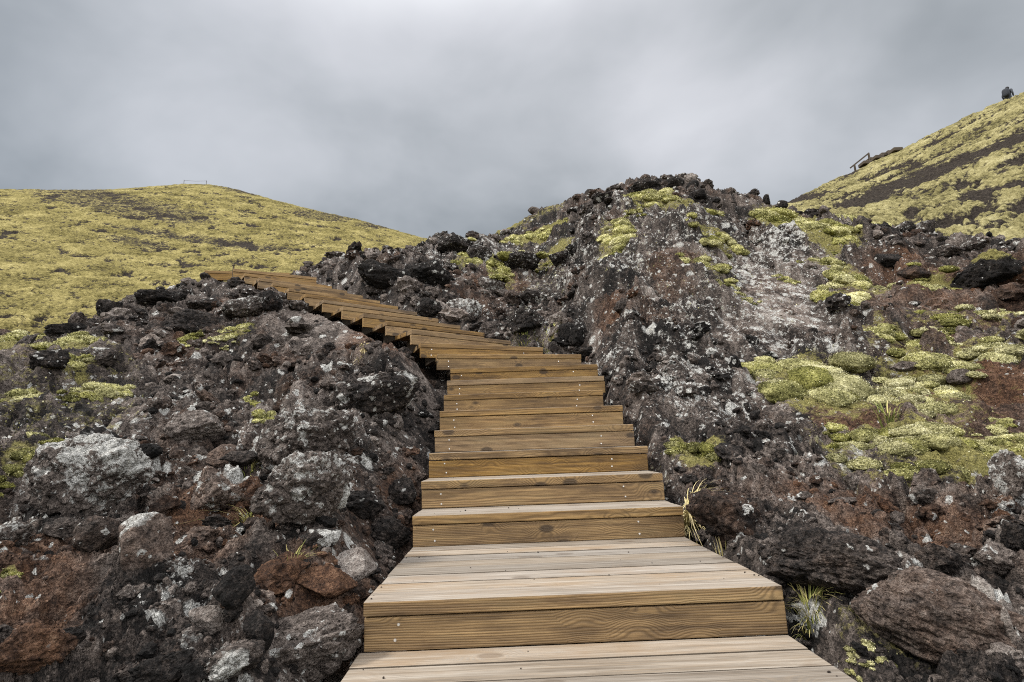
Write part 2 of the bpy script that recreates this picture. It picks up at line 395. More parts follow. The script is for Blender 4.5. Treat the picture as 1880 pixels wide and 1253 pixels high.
def carve(x, y, z):
    """ground stays under the stair treads and dips beside them"""
    cap = np.full(np.shape(x), 99.)
    near = np.full(np.shape(x), 9.)
    for (a, b_, dep, nb) in steps:
        u = (b_ - a); L = np.linalg.norm(u[:2]); u = u / L; v = np.array([-u[1], u[0]])
        dx = x - a[0]; dy = y - a[1]
        s = dx * u[0] + dy * u[1]; q = dx * v[0] + dy * v[1]
        ex = np.maximum(np.maximum(-s, s - L), 0); right = s > L
        ey = np.maximum(np.maximum(-q, q - dep), 0)
        d = np.hypot(ex, ey)
        near = np.minimum(near, d)
        cap = np.minimum(cap, a[2] - (.36 if a[2] > .9 else .23) + np.maximum(d - np.where(a[2] > .9, .5 if a[2] > 2.9 else .09, .01), 0) * np.where(right, 2.4, 2.6 if a[2] > .9 else 1.3))
    return np.minimum(z, cap), near
def base_z(x, y):
    r = np.hypot(x, y); return grid_sample(tb, np.arctan2(x, y), np.log(np.maximum(r, .71))) * r
def hit_fn(zf):
    def hit(px, py, r0=1.0, r1=25.5):
        d = ray(px, py); hl = math.hypot(d[0], d[1]); d = d / hl
        rr = np.exp(np.linspace(math.log(r0), math.log(r1), 1200))
        dz = d[2] * rr - zf(d[0] * rr, d[1] * rr)
        k = np.nonzero(dz < 0)[0]
        i = k[0] if len(k) else int(np.argmin(dz))
        return d * rr[i]
    return hit
hitb = hit_fn(base_z)
def zc(p): return float(np.dot(p, fwd))

# region masks: (px, py, rx, ry, value) -> ellipses on the ground
class Patch:
    def __init__(s, px, py, rx, ry, hit=hitb):
        c = hit(px, py); s.c = c
        s.a = rx * zc(c) / F
        hi = hit(px, py - ry); lo = hit(px, py + ry)
        s.b = max(.5 * abs(np.hypot(*hi[:2]) - np.hypot(*lo[:2])), s.a * .3); s.b = min(s.b, s.a * 3.5)
        n = c[:2] / np.hypot(*c[:2]); s.v = n; s.u = np.array([n[1], -n[0]])
    def dist(s, x, y):
        dx = x - s.c[0]; dy = y - s.c[1]
        return np.hypot((dx * s.u[0] + dy * s.u[1]) / s.a, (dx * s.v[0] + dy * s.v[1]) / s.b)
def region(x, y, lst, nz, soft=.35):
    out = np.zeros(np.shape(x), np.float32)
    for p, v in lst:
        out = np.maximum(out, v * sstep(1 + soft, 1 - soft, p.dist(x, y) + nz))
    return out
P_ = lambda px, py, rx, ry, v=1: (Patch(px, py, rx, ry), v)
MOSSY = [P_(1650, 780, 230, 150, .46), P_(1250, 480, 200, 110, .40), P_(1680, 1190, 200, 60, .44), P_(100, 740, 140, 100, .50), P_(1180, 860, 60, 60, .42), P_(980, 520, 100, 80, .46), P_(1500, 735, 110, 60, .75), P_(1700, 735, 90, 75, .7), P_(1770, 870, 150, 55, .8), P_(1650, 645, 70, 25, .6), P_(1830, 690, 60, 30, .7), P_(1780, 620, 110, 25, .55), P_(1600, 880, 90, 45, .6),
         P_(1180, 385, 50, 16, .7), P_(1130, 450, 36, 22, .7), P_(1310, 455, 40, 14, .7), P_(1300, 520, 40, 14, .6), P_(1450, 428, 70, 14, .9), P_(980, 450, 80, 18, 1), P_(1520, 455, 60, 14, .8),
         P_(1500, 390, 130, 16, 1), P_(1620, 415, 110, 22, 1), P_(1720, 440, 90, 12, .9), P_(1580, 535, 60, 16, .7), P_(1560, 575, 55, 25, .8), P_(1530, 500, 50, 10, .7), P_(1250, 400, 60, 12, .7),
         P_(1010, 395, 60, 14, .6), P_(930, 425, 40, 10, .9), P_(870, 500, 40, 18, .7), P_(920, 530, 30, 14, .7), P_(1000, 620, 60, 10, .5), P_(1030, 480, 30, 16, .8), P_(1000, 505, 40, 10, .6),
         P_(1720, 558, 45, 16, .9), P_(1285, 860, 60, 32, .8), P_(1640, 1225, 90, 35, .6), P_(1540, 1210, 40, 40, .45),
         P_(35, 645, 60, 26, .95), P_(125, 672, 55, 12, .8), P_(110, 715, 45, 14, .7), P_(190, 748, 45, 18, .7), P_(430, 633, 40, 16, .6), P_(345, 648, 26, 10, .5), P_(40, 895, 45, 30, .7), P_(60, 855, 50, 14, .6),
         P_(5, 1130, 20, 25, .8), P_(30, 765, 40, 12, .7), P_(-60, 660, 80, 30, .9)]
SOIL = [P_(1680, 560, 120, 60, .9), P_(1800, 780, 110, 70, 1), P_(1580, 800, 80, 25, 1), P_(400, 990, 150, 60, .9), P_(140, 1040, 160, 50, .9), P_(760, 870, 60, 70, .8), P_(700, 640, 90, 50, .8), P_(1640, 980, 200, 40, .7),
        P_(560, 1100, 110, 60, .7), P_(1850, 560, 80, 60, .5), P_(330, 1080, 100, 50, .9), P_(60, 1130, 120, 90, .7), P_(520, 700, 100, 30, .5), P_(1240, 520, 50, 40, .6), P_(930, 540, 40, 20, .9), P_(1120, 600, 30, 60, .6)]
SLAB = [P_(1450, 500, 130, 55, 1), P_(1440, 590, 90, 60, 1), P_(1380, 650, 90, 50, .8), P_(1350, 740, 90, 50, .5), P_(610, 585, 90, 40, .9)]
LICH = [P_(1330, 560, 260, 160, .62), P_(1420, 480, 160, 60, .8), P_(1390, 590, 60, 70, .85), P_(1280, 720, 120, 120, .5), P_(140, 890, 110, 90, .8), P_(560, 860, 120, 110, .6), P_(850, 470, 130, 60, .6), P_(700, 455, 90, 30, .7), P_(1000, 530, 90, 60, .5),
        P_(1150, 430, 120, 60, .55), P_(1480, 860, 100, 60, .45), P_(500, 1200, 150, 60, .45), P_(350, 1150, 120, 80, .35), P_(1850, 900, 60, 90, .7), P_(480, 560, 60, 30, .7), P_(1800, 470, 100, 40, .4), P_(300, 800, 150, 60, .35)]

# ------------------------------------------------------------------ terrain : full grid
azs = np.linspace(AZ0, AZ1, NA); lrs = np.linspace(LR0, LR1, NR)
LRg, AZg = np.meshgrid(lrs, azs, indexing='ij')
Rg = np.exp(LRg); X = Rg * np.sin(AZg); Y = Rg * np.cos(AZg)
Z = grid_sample(tb, AZg, LRg) * Rg
nz1 = .28 * fbm2(X * 1.1, Y * 1.1, 4, 51) + .22 * fbm2(X * 4, Y * 4, 3, 57)
m_moss = region(X, Y, MOSSY, nz1); m_soil = region(X, Y, SOIL, nz1 * 1.3); m_slab = region(X, Y, SLAB, nz1 * .8); m_lich = region(X, Y, LICH, nz1 * 1.2, .5)
_, near = carve(X, Y, Z)
wx = X + .10 * fbm2(X * 2.2, Y * 2.2, 3, 11) + .03 * perlin2(X * 9, Y * 9, 15); wy = Y + .10 * fbm2(X * 2.2, Y * 2.2, 3, 21) + .03 * perlin2(X * 9, Y * 9, 25)
rough = 1.3 * np.clip(1 - .8 * m_slab - .42 * m_soil, .2, 1) * sstep(.0, .5, near + .12)
far = sstep(5, 12, Rg)
h = (.10 + .16 * far) * fbm2(X * .75, Y * .75, 4, 5) * rough
tone = .30 + .10 * fbm2(X * 2, Y * 2, 3, 91); crev = np.zeros_like(X)
for s, amp, sd in ((1.5, .20, 30), (.72, .24, 31), (.34, .30, 32), (.16, .38, 33), (.075, .42, 34), (.036, .36, 35)):
    if s > 1: mk = far
    else: mk = sstep(s * 7, s * 22, 1000 * s * s / (Rg * .02 + .001) * .02) if False else sstep(.0016, .006, s / Rg)
    if s < .05: mk = mk * sstep(.008, .016, s / Rg)
    pres = sstep(-.35, .25, fbm2(X / s * .22, Y / s * .22, 3, sd + 60))
    f1, f2, idd, ox, oy = worley2(wx / s, wy / s, sd)
    e = np.clip((f2 - f1) / .42, 0, 1); dome = np.sqrt(1 - (1 - e) ** 2)
    tl = ((idd * 17.3) % 1 - .5) * ox * 1.5 + ((idd * 31.7) % 1 - .5) * oy * 1.5
    hh = dome * (.12 + .95 * idd * idd + tl)
    rr_ = rough if s > .1 else np.maximum(rough, .55 * sstep(0, .3, near + .1))
    h = h + s * amp * hh * mk * pres * rr_
    tone = tone + (idd - .5) * (.22 if s < .5 else .12) * mk
ridge = 1 - np.abs(fbm2(wx * 7, wy * 7, 5, 44, gain=.62)) * 2.2
led = (Z + .32 * X + .10 * Y) / .62 + .9 * fbm2(X * .55, Y * .55, 4, 501) + .25 * fbm2(X * 3, Y * 3, 3, 505)
lf = led - np.floor(led)
led2 = led * 2.7 + .6 * fbm2(X * 1.4, Y * 1.4, 3, 507); lf2 = led2 - np.floor(led2)
mound = sstep(.02, .12, AZg) * sstep(5.0, 6.5, Rg)
h = h + (.05 + .24 * mound) * (sstep(.0, .2, lf) * (1 - lf)) * sstep(.25, 1, rough) + (.035 + .06 * mound) * (sstep(0, .2, lf2) * (1 - lf2)) * sstep(.25, 1, rough)
h = h - .30 * mound * sstep(.10, .0, np.abs(fbm2(X * .45 + .3 * Y, Y * .35, 4, 511))) 
h = h - .16 * np.clip(rough, 0, 1) * (1 - mound) * sstep(.07, .0, np.abs(fbm2(X * .9, Y * .8, 4, 531))) * sstep(.25, .6, near)
h = h + .05 * (ridge - .5) * np.clip(rough, .45, 1) * (1 + far)
h = h + .022 * (1 - 2 * np.abs(fbm2(X * 22, Y * 22, 4, 47, gain=.65))) * sstep(9, 4, Rg) * sstep(0, .25, near)
# moss swells into cushions
fm1, fm2, idm, _, _ = worley2(wx / .30, wy / .22, 77)
cush = np.sqrt(np.clip(1 - (fm1 / .75) ** 2, 0, 1))
mm_ = sstep(.35, .6, m_moss + .25 * fbm2(X * 3, Y * 3, 3, 66))
h = h * (1 - .55 * mm_) + mm_ * (.035 + .05 * cush) * (1 + .8 * far)
Z = Z + h
Z, near = carve(X, Y, Z)
red = np.clip(.19 + .65 * fbm2(X * .7, Y * .7, 4, 201) + .6 * m_soil, 0, 1)
tone = tone + .12 * m_slab + .05 * m_soil
lichen = np.clip(.62 * m_lich + .50 * fbm2(X * 1.6, Y * 1.6, 5, 205) + .17, 0, .95) * (1 - .7 * m_soil)
def grid_faces(nr, na):
    i = np.arange(nr - 1)[:, None] * na + np.arange(na - 1)[None, :]
    return np.stack([i, i + na, i + na + 1, i + 1], -1).reshape(-1, 4)[:, ::-1]
V = np.stack([X, Y, Z], -1).reshape(-1, 3)
ground = mesh_np('ground', V, grid_faces(NR, NA), dict(tone=tone.ravel(), lichen=lichen.ravel(), red=red.ravel(), moss=m_moss.ravel()), LAVA)
tag(ground, 'dark lava ground with moss and lichen around the stairway', kind='structure')
TG = Z / Rg
def gz(x, y):
    r = np.hypot(x, y); return grid_sample(TG, np.arctan2(x, y), np.log(np.maximum(r, .71))) * r
hit = hit_fn(gz)
print('terrain', round(time.time() - T0, 1))

# ------------------------------------------------------------------ hills
def hill(name, crest_pts, cps, extra, a0, a1, r0, r1, na, nr, kind):
    q = []
    for px, py, r in cps:
        a_, t_ = az_t(px, py); q.append((a_, math.log(r), t_))
    q += extra
    for px, py, r in crest_pts:
        a_, t_ = az_t(px, py)
        for rr, dt in ((r * 1.15, .02), (r * 1.4, .08), (r * 1.8, .16)): q.append((a_, math.log(rr), t_ - dt))
    q = np.array(q); n = len(q)
    D = np.sqrt(((q[:, None, :2] - q[None, :, :2]) ** 2).sum(-1))
    A = np.zeros((n + 3, n + 3)); A[:n, :n] = kern(D) - .004 * np.eye(n); A[:n, n:] = np.c_[np.ones(n), q[:, :2]]; A[n:, :n] = A[:n, n:].T
    w = np.linalg.solve(A, np.r_[q[:, 2], 0, 0, 0])
    az = np.linspace(a0, a1, na); lr = np.linspace(math.log(r0), math.log(r1), nr)
    L, A_ = np.meshgrid(lr, az, indexing='ij')
    t = np.zeros_like(L)
    for k in range(n): t += w[k] * kern(np.hypot(A_ - q[k, 0], L - q[k, 1]))
    t += w[n] + w[n + 1] * A_ + w[n + 2] * L
    r = np.exp(L); x = r * np.sin(A_); y = r * np.cos(A_); z = t * r
    return x, y, z, r, A_, L
# left moss hill
lx, ly, lz, lr_, lA, lL = hill('hill', [], [(-400, 368, 75), (-200, 358, 74), (0, 355, 72), (100, 355, 72), (230, 354, 72), (300, 348, 73), (370, 347, 74), (420, 353, 74), (480, 370, 73), (560, 394, 71), (640, 409, 69), (720, 428, 66), (770, 443, 64), (830, 458, 62), (900, 473, 60),
   (0, 470, 45), (200, 470, 46), (400, 460, 47), (600, 450, 50), (700, 450, 52), (0, 620, 27), (200, 600, 28), (400, 560, 30), (600, 530, 34), (-300, 620, 27), (-300, 470, 45), (750, 520, 36), (900, 520, 40)],
   [(-1.1, math.log(100), .30), (-.8, math.log(100), .30), (-.5, math.log(100), .27), (-.2, math.log(100), .2), (0.05, math.log(100), .15), (-1.1, math.log(16), .05), (-.6, math.log(16), .08), (-.2, math.log(16), .1), (.1, math.log(16), .1)], -1.12, .12, 15, 110, 1000, 620, 0)
wob = .8 * fbm2(lx * .3, ly * .3, 3, 2)
f1, f2, idd, _, _ = worley2((lx + wob) / 1.5, (ly + wob) / 1.5, 301)
g1, g2, idd2, _, _ = worley2((lx + wob) / .6, (ly + wob) / .6, 302)
tang = lA * 48
gap = fbm2(tang * .55 + wob * .5, lr_ * .62, 5, 310, gain=.6)
big = fbm2(tang * .06, lr_ * .12, 3, 320)
dark = .85 * sstep(.08, .42, gap + .26 * sstep(.0, .6, big) - .03)
# bare brown band high on the hill and along its right shoulder
azb, tbb = lA, lz / lr_
def hill_patch(px, py, rx, ry):
    a_, t_ = az_t(px, py); return np.hypot((azb - a_) / (rx / F), (tbb - t_) / (ry / F))
bare = 0
for p in ((230, 385, 130, 22), (200, 368, 60, 12), (310, 400, 70, 14), (590, 402, 60, 10), (700, 420, 50, 8), (460, 358, 50, 6), (380, 450, 150, 8), (260, 455, 50, 8)):
    bare = np.maximum(bare, sstep(1.3, .5, hill_patch(*p) + .5 * gap))
h1, h2, hid, _, _ = worley2(tang / .55 + wob * .6, lr_ / .42, 305)
fine = fbm2(tang * 2.2, lr_ * 2.6, 4, 330, gain=.65)
moss = np.clip(.86 - .95 * dark - .34 * bare - .48 * sstep(.45, .95, hid) * sstep(.05, .5, fine + .25), 0, 1)
lz = lz + (.20 * np.sqrt(np.clip(1 - f1 * f1, 0, 1)) + .10 * np.sqrt(np.clip(1 - g1 * g1, 0, 1))) * (.4 + .6 * moss) - .18 * dark + .15 * fbm2(lx * .9, ly * .9, 4, 8) + .16 * (.5 - np.abs(fine)) + .12 * np.sqrt(np.clip(1 - h1 * h1, 0, 1))
hl = mesh_np('hill', np.stack([lx, ly, lz], -1).reshape(-1, 3), grid_faces(*lx.shape), dict(moss=moss.ravel(), pale=np.full(lx.size, .12)), HILL)
tag(hl, 'broad yellow moss covered hill behind the left ridge', kind='structure')
# right moss hill
rx_, ry_, rz_, rr2, rA, rL = hill('hill', [(1380, 400, 36), (1450, 377, 38), (1560, 326, 40), (1640, 289, 40), (1760, 232, 40), (1850, 189, 40), (2000, 120, 40), (2200, 35, 40), (2500, -45, 40)], [(1380, 400, 36), (1450, 377, 38), (1500, 353, 39), (1560, 326, 40), (1600, 308, 40), (1640, 289, 40), (1700, 260, 40), (1760, 232, 40), (1800, 212, 40), (1850, 189, 40), (1880, 178, 40), (2000, 120, 40), (2200, 35, 40),
   (1450, 385, 28), (1560, 375, 28), (1700, 330, 28), (1880, 270, 28), (2100, 170, 28), (1500, 420, 20), (1650, 430, 20), (1880, 430, 20), (2100, 420, 20), (1300, 420, 30), (1650, 330, 32), (1800, 270, 32)],
   [(.3, math.log(14), .2), (.6, math.log(14), .15), (.9, math.log(14), .1), (.2, math.log(40), .33), (.2, math.log(20), .3)], .3, 1.12, 15, 60, 900, 620, 0)
f1, f2, idd, _, _ = worley2(rx_ / .8 + .5 * fbm2(rx_, ry_, 3, 4), ry_ / .8 + .5 * fbm2(rx_, ry_, 3, 6), 401)
g1, g2, _, _, _ = worley2(rx_ / .35, ry_ / .35, 402)
# gaps run along the slope's own fall line (drawn out in the direction the crest climbs)
ur = rA * 30; uq = rz_ - .36 * ur
gap = fbm2((rx_ * .6 + rz_ * .5) * .45, (rz_ - .62 * rx_ * .9) * 1.2 + rr2 * .3, 5, 411, gain=.6)
azb, tbb = rA, rz_ / rr2
streak = 0
for p in ((1590, 376, 50, 10), (1660, 347, 55, 9), (1740, 314, 50, 7), (1820, 284, 50, 7), (1900, 254, 60, 7), (1800, 368, 20, 8), (1860, 352, 50, 4), (1470, 372, 50, 6), (1520, 335, 50, 3), (1610, 290, 40, 3)):
    streak = np.maximum(streak, .8 * sstep(1.35, .5, hill_patch(*p) + .9 * gap + .5 * fbm2(rx_ * 2, rz_ * 4, 3, 77)))
dark = sstep(-.06, .26, gap - .02)
c1, c2, cid, _, _ = worley2((ur + 1.2 * uq) / 1.3 + .25 * fbm2(rx_ * 2, ry_ * 2, 3, 44), (uq - .25 * ur) / .30, 415)
fine = fbm2(rx_ * 3 + rz_ * 2, rz_ * 5, 4, 431, gain=.65)
moss = np.clip(.92 - .95 * dark - streak - .55 * (1 - sstep(.02, .30, c2 - c1)) * sstep(.2, .8, cid + .4 * fine) - .25 * sstep(.1, .5, fine), 0, 1)
rz_ = rz_ + (.18 * np.sqrt(np.clip(1 - f1 * f1, 0, 1)) * (.4 + .6 * idd) + .09 * np.sqrt(np.clip(1 - g1 * g1, 0, 1))) * (.35 + .65 * moss) - .2 * dark * (1 - streak) + .16 * fbm2(rx_ * 1.6, ry_ * 1.6, 4, 9) + streak * .12 * fbm2(rx_ * 5, ry_ * 5, 3, 12) + .11 * np.sqrt(np.clip(1 - c1 * c1, 0, 1)) + .10 * fine
hr = mesh_np('hill', np.stack([rx_, ry_, rz_], -1).reshape(-1, 3), grid_faces(*rx_.shape), dict(moss=moss.ravel(), pale=np.full(rx_.size, .7)), HILL)
tag(hr, 'steep pale moss hillside rising to the right edge', kind='structure')
def hr_z(px):           # crest finder: ranges and heights along one column
    a_, _ = az_t(px, 377 - (px - 1450) * .463); j = int(round((a_ - .3) / (1.12 - .3) * 899)); return rr2[:, j], rz_[:, j], rA[0, j]
# the land beyond
gx = np.concatenate([-np.geomspace(3000, 20, 24), np.linspace(-15, 15, 4), np.geomspace(20, 3000, 24)])
GX, GY = np.meshgrid(gx, gx, indexing='ij')
plain_z = -7.0 - 3 * sstep(0, 200, np.hypot(GX, GY))
tag(mesh_np('terrain', np.stack([GX, GY, plain_z], -1).reshape(-1, 3), grid_faces(len(gx), len(gx))[:, ::-1], dict(moss=np.full(GX.size, .7), pale=np.full(GX.size, .3)), HILL), 'mossy lava plain reaching to the horizon', kind='structure')
print('hills', round(time.time() - T0, 1))

# ------------------------------------------------------------------ stairway
def board(bm, layers, p0, u, v, L, depth, thick, seed, top, side_mat=1, inner=False):
    """plank from corner p0 (front top left), along u, going back along v, down by thick"""
    r0 = random.Random(seed)
    py, pz = r0.uniform(-.05, .09), r0.uniform(-.12, -.03) if r0.random() < .5 else r0.uniform(.03, .1)
    t = bmesh.new(); bmesh.ops.create_cube(t, size=1)
    for vv in t.verts: vv.co = Vector(((vv.co.x + .5) * L, (vv.co.y + .5) * depth, (vv.co.z - .5) * thick))
    bmesh.ops.bevel(t, geom=list(t.edges), offset=.0045, segments=2, affect='EDGES', profile=.6)
    wl = t.verts.layers.float_vector.new('wc'); bl = t.verts.layers.float.new('board')
    sv = r0.random()
    for vv in t.verts:
        vv[wl] = (vv.co.x + seed * 3.71 % 40, vv.co.y - py, vv.co.z - pz); vv[bl] = sv
    for f in t.faces:
        f.material_index = 0 if (top and f.normal.z > .6) else 1
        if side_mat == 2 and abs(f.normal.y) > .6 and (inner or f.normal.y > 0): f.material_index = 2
        f.smooth = False
    M = Matrix(((u[0], v[0], 0, p0[0]), (u[1], v[1], 0, p0[1]), (u[2], v[2], 1, p0[2]), (0, 0, 0, 1)))
    bmesh.ops.transform(t, matrix=M, verts=t.verts)
    me = bpy.data.meshes.new('tmp'); t.to_mesh(me); t.free(); bm.from_mesh(me); bpy.data.meshes.remove(me)
def obj_bm(name, bm, mats, parent):
    me = bpy.data.meshes.new(name); bm.to_mesh(me); bm.free()
    for mt in mats: me.materials.append(mt)
    o = bpy.data.objects.new(name, me); col.objects.link(o); o.parent = parent; return o
stairs = empty('wooden_stairway')
tag(stairs, 'long wooden stairway of golden planks climbing the lava slope and turning left', 'stairway')
def disc_mesh():
    bm = bmesh.new(); bmesh.ops.create_cone(bm, cap_ends=True, segments=10, radius1=.0055, radius2=.0045, depth=.003)
    bmesh.ops.rotate(bm, verts=bm.verts, matrix=Matrix.Rotation(R(90), 3, 'X')); me = bpy.data.meshes.new('screw'); bm.to_mesh(me); bm.free(); me.materials.append(STEEL); return me
SCREW = disc_mesh()
TT = .048; seed = 1
for k, (a, b_, dep, nb) in enumerate(steps):
    seed += 17
    u = (b_ - a); L = np.linalg.norm(u); u = u / L; v = np.array([-u[1], u[0], 0])
    rs = random.Random(k * 5 + 3)
    st = empty('landing' if nb == 8 else 'step', parent=stairs)
    bm = bmesh.new(); w = dep / nb
    for q in range(nb):
        off = rs.uniform(-.004, .004)
        wq = w if nb == 3 else w
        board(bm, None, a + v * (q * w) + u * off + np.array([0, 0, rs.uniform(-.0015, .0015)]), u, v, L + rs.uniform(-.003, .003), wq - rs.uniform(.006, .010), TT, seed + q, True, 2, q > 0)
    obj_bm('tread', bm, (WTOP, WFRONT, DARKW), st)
    bm = bmesh.new()
    rt_ = RISE - TT - .006
    if k == 0: rt_ = .12
    board(bm, None, a + v * .006 - np.array([0, 0, TT + .004]), u, v, L, .045, rt_, seed + 9, False)
    obj_bm('riser', bm, (WFRONT, WFRONT), st)
    for s in (.14, L - .19):
        bm = bmesh.new()
        board(bm, None, a + u * s + v * .055 - np.array([0, 0, TT + .004]), u, v, .05, dep - .07, .14, seed + 11, False)
        obj_bm('bearer', bm, (DARKW, DARKW), st)
    if 1 <= k <= 11:
        for s in ((.115, .12) if k != 1 else (.122,)) if False else (.115, L * .835):
            for dz in (.028, .085):
                if k == 1 and s > .5: continue
                p = a + u * (s + rs.uniform(-.008, .008)) + v * .0045 - np.array([0, 0, TT + dz + rs.uniform(-.006, .006)])
                o = bpy.data.objects.new('screw', SCREW); o.location = p; o.rotation_euler = (0, 0, math.atan2(u[1], u[0])); o.parent = st; col.objects.link(o)
print('stairs', round(time.time() - T0, 1))

# ------------------------------------------------------------------ rocks
def ico(level):
    bm = bmesh.new(); bmesh.ops.create_icosphere(bm, subdivisions=level, radius=1)
    V = np.array([v.co[:] for v in bm.verts], np.float32); Fc = np.array([[v.index for v in f.verts] for f in bm.faces], np.int32); bm.free(); return V, Fc
ICO = {k: ico(k) for k in (2, 3, 4, 5, 6)}
def rock_shape(level, seed, rough=1.0, cuts=12, knob=.5):
    D, Fc = ICO[level]; g = np.random.default_rng(seed)
    off = g.uniform(-50, 50, 3)
    r = 1 + .30 * fbm3(D * 1.1 + off, 3, seed)
    N = g.normal(size=(cuts, 3)); N /= np.linalg.norm(N, axis=1, keepdims=True); dd = g.uniform(.50, .92, cuts)
    for n, d in zip(N, dd):
        c = D @ n; lim = np.where(c > .05, d / np.maximum(c, .05), 9)
        k = np.clip(.5 + .5 * (lim - r) / .04, 0, 1); r = lim * (1 - k) + r * k - .04 * k * (1 - k)
    p = D * r[:, None]
    if level >= 3:
        f1, f2 = worley3(p * 2.6 + off, seed)
        r = r + knob * .16 * (np.clip((f2 - f1) / .4, 0, 1) - .5)
    if level >= 4:
        f1, f2 = worley3(p * 6.5 + off, seed + 1); r = r + knob * .055 * (np.clip((f2 - f1) / .4, 0, 1) - .6)
        rg = 1 - 2.2 * np.abs(fbm3(p * 4.5 + off, 5 if level > 4 else 4, seed + 2, gain=.6)); r = r + .075 * rough * (rg - .55)
        rg = 1 - 2.2 * np.abs(fbm3(p * 13 + off, 4, seed + 7, gain=.65)); r = r + .026 * rough * (rg - .5)
    else:
        r = r + .10 * rough * fbm3(p * 3 + off, 3, seed + 2)
    return D * r[:, None], Fc
def add_rock(px, py, w, hgt, tilt, tone, lich, red, label, mosstop=0., rough=1.4, cuts=13, knob=.6, depth=.8, sink=.12, name='boulder', cat='boulder', group=None, rr=None):
    kn_ = min(1, w / 90); knob *= .45 + .55 * kn_; sink -= .22 if (w >= 70 and py > 640) or w == 116 else 0
    p = hit(px, py + hgt * .30) if rr is None else at_r(px, py + hgt * .3, rr)
    s = zc(p) / F
    g0 = float(gz(p[0], p[1]))
    if p[2] - g0 > .1 * hgt * s: p = np.array([p[0], p[1], g0 - .1 * hgt * s])
    rad_a = w * s / 2; rad_c = hgt * s / 2 * 1.05; rad_b = depth * (rad_a + rad_c) / 2 * 1.1
    lev = 6 if w * hgt > 22000 else 5 if w * hgt > 1800 else 4
    sd = int(px * 7 + py * 13) % 99991
    V, Fc = rock_shape(lev, sd, rough, cuts, knob)
    mx = np.abs(V).max(0); V = V / mx
    n = p[:2] / np.hypot(*p[:2]); vv = np.array([n[0], n[1], 0]); uu = np.array([n[1], -n[0], 0])
    tl = R(tilt); V2 = np.stack([V[:, 0] * rad_a, V[:, 1] * rad_b, V[:, 2] * rad_c], 1)
    ct, st_ = math.cos(tl), math.sin(tl)
    x_ = V2[:, 0] * ct + V2[:, 2] * st_; z_ = -V2[:, 0] * st_ + V2[:, 2] * ct
    c = p + np.array([0, 0, hgt * .30 * s - sink * rad_c]) + vv * rad_b * .12
    Wd = x_[:, None] * uu + V2[:, 1][:, None] * vv + z_[:, None] * np.array([0, 0, 1.])
    nzz = V[:, 2]
    wp = Wd + c
    tn = tone + .10 * fbm3(wp * 2.5, 2, 5)
    lc = np.clip(.9 * lich * (.75 + .4 * nzz) + .25 * fbm3(wp * 3, 3, 9) * (lich > .03), 0, 1.3)
    ms = np.clip(mosstop * sstep(.25, .8, nzz + .3 * fbm3(wp * 3, 3, 19)), 0, 1)
    if w > 60: ROCKTOPS.append((c, rad_a, rad_b, rad_c, uu, vv))
    o = mesh_np(name, Wd, Fc, dict(tone=tn, lichen=lc, red=np.full(len(V), red), moss=ms), LAVA)
    o.location = c
    tag(o, label, cat, group)
    return o
ROCKTOPS = []
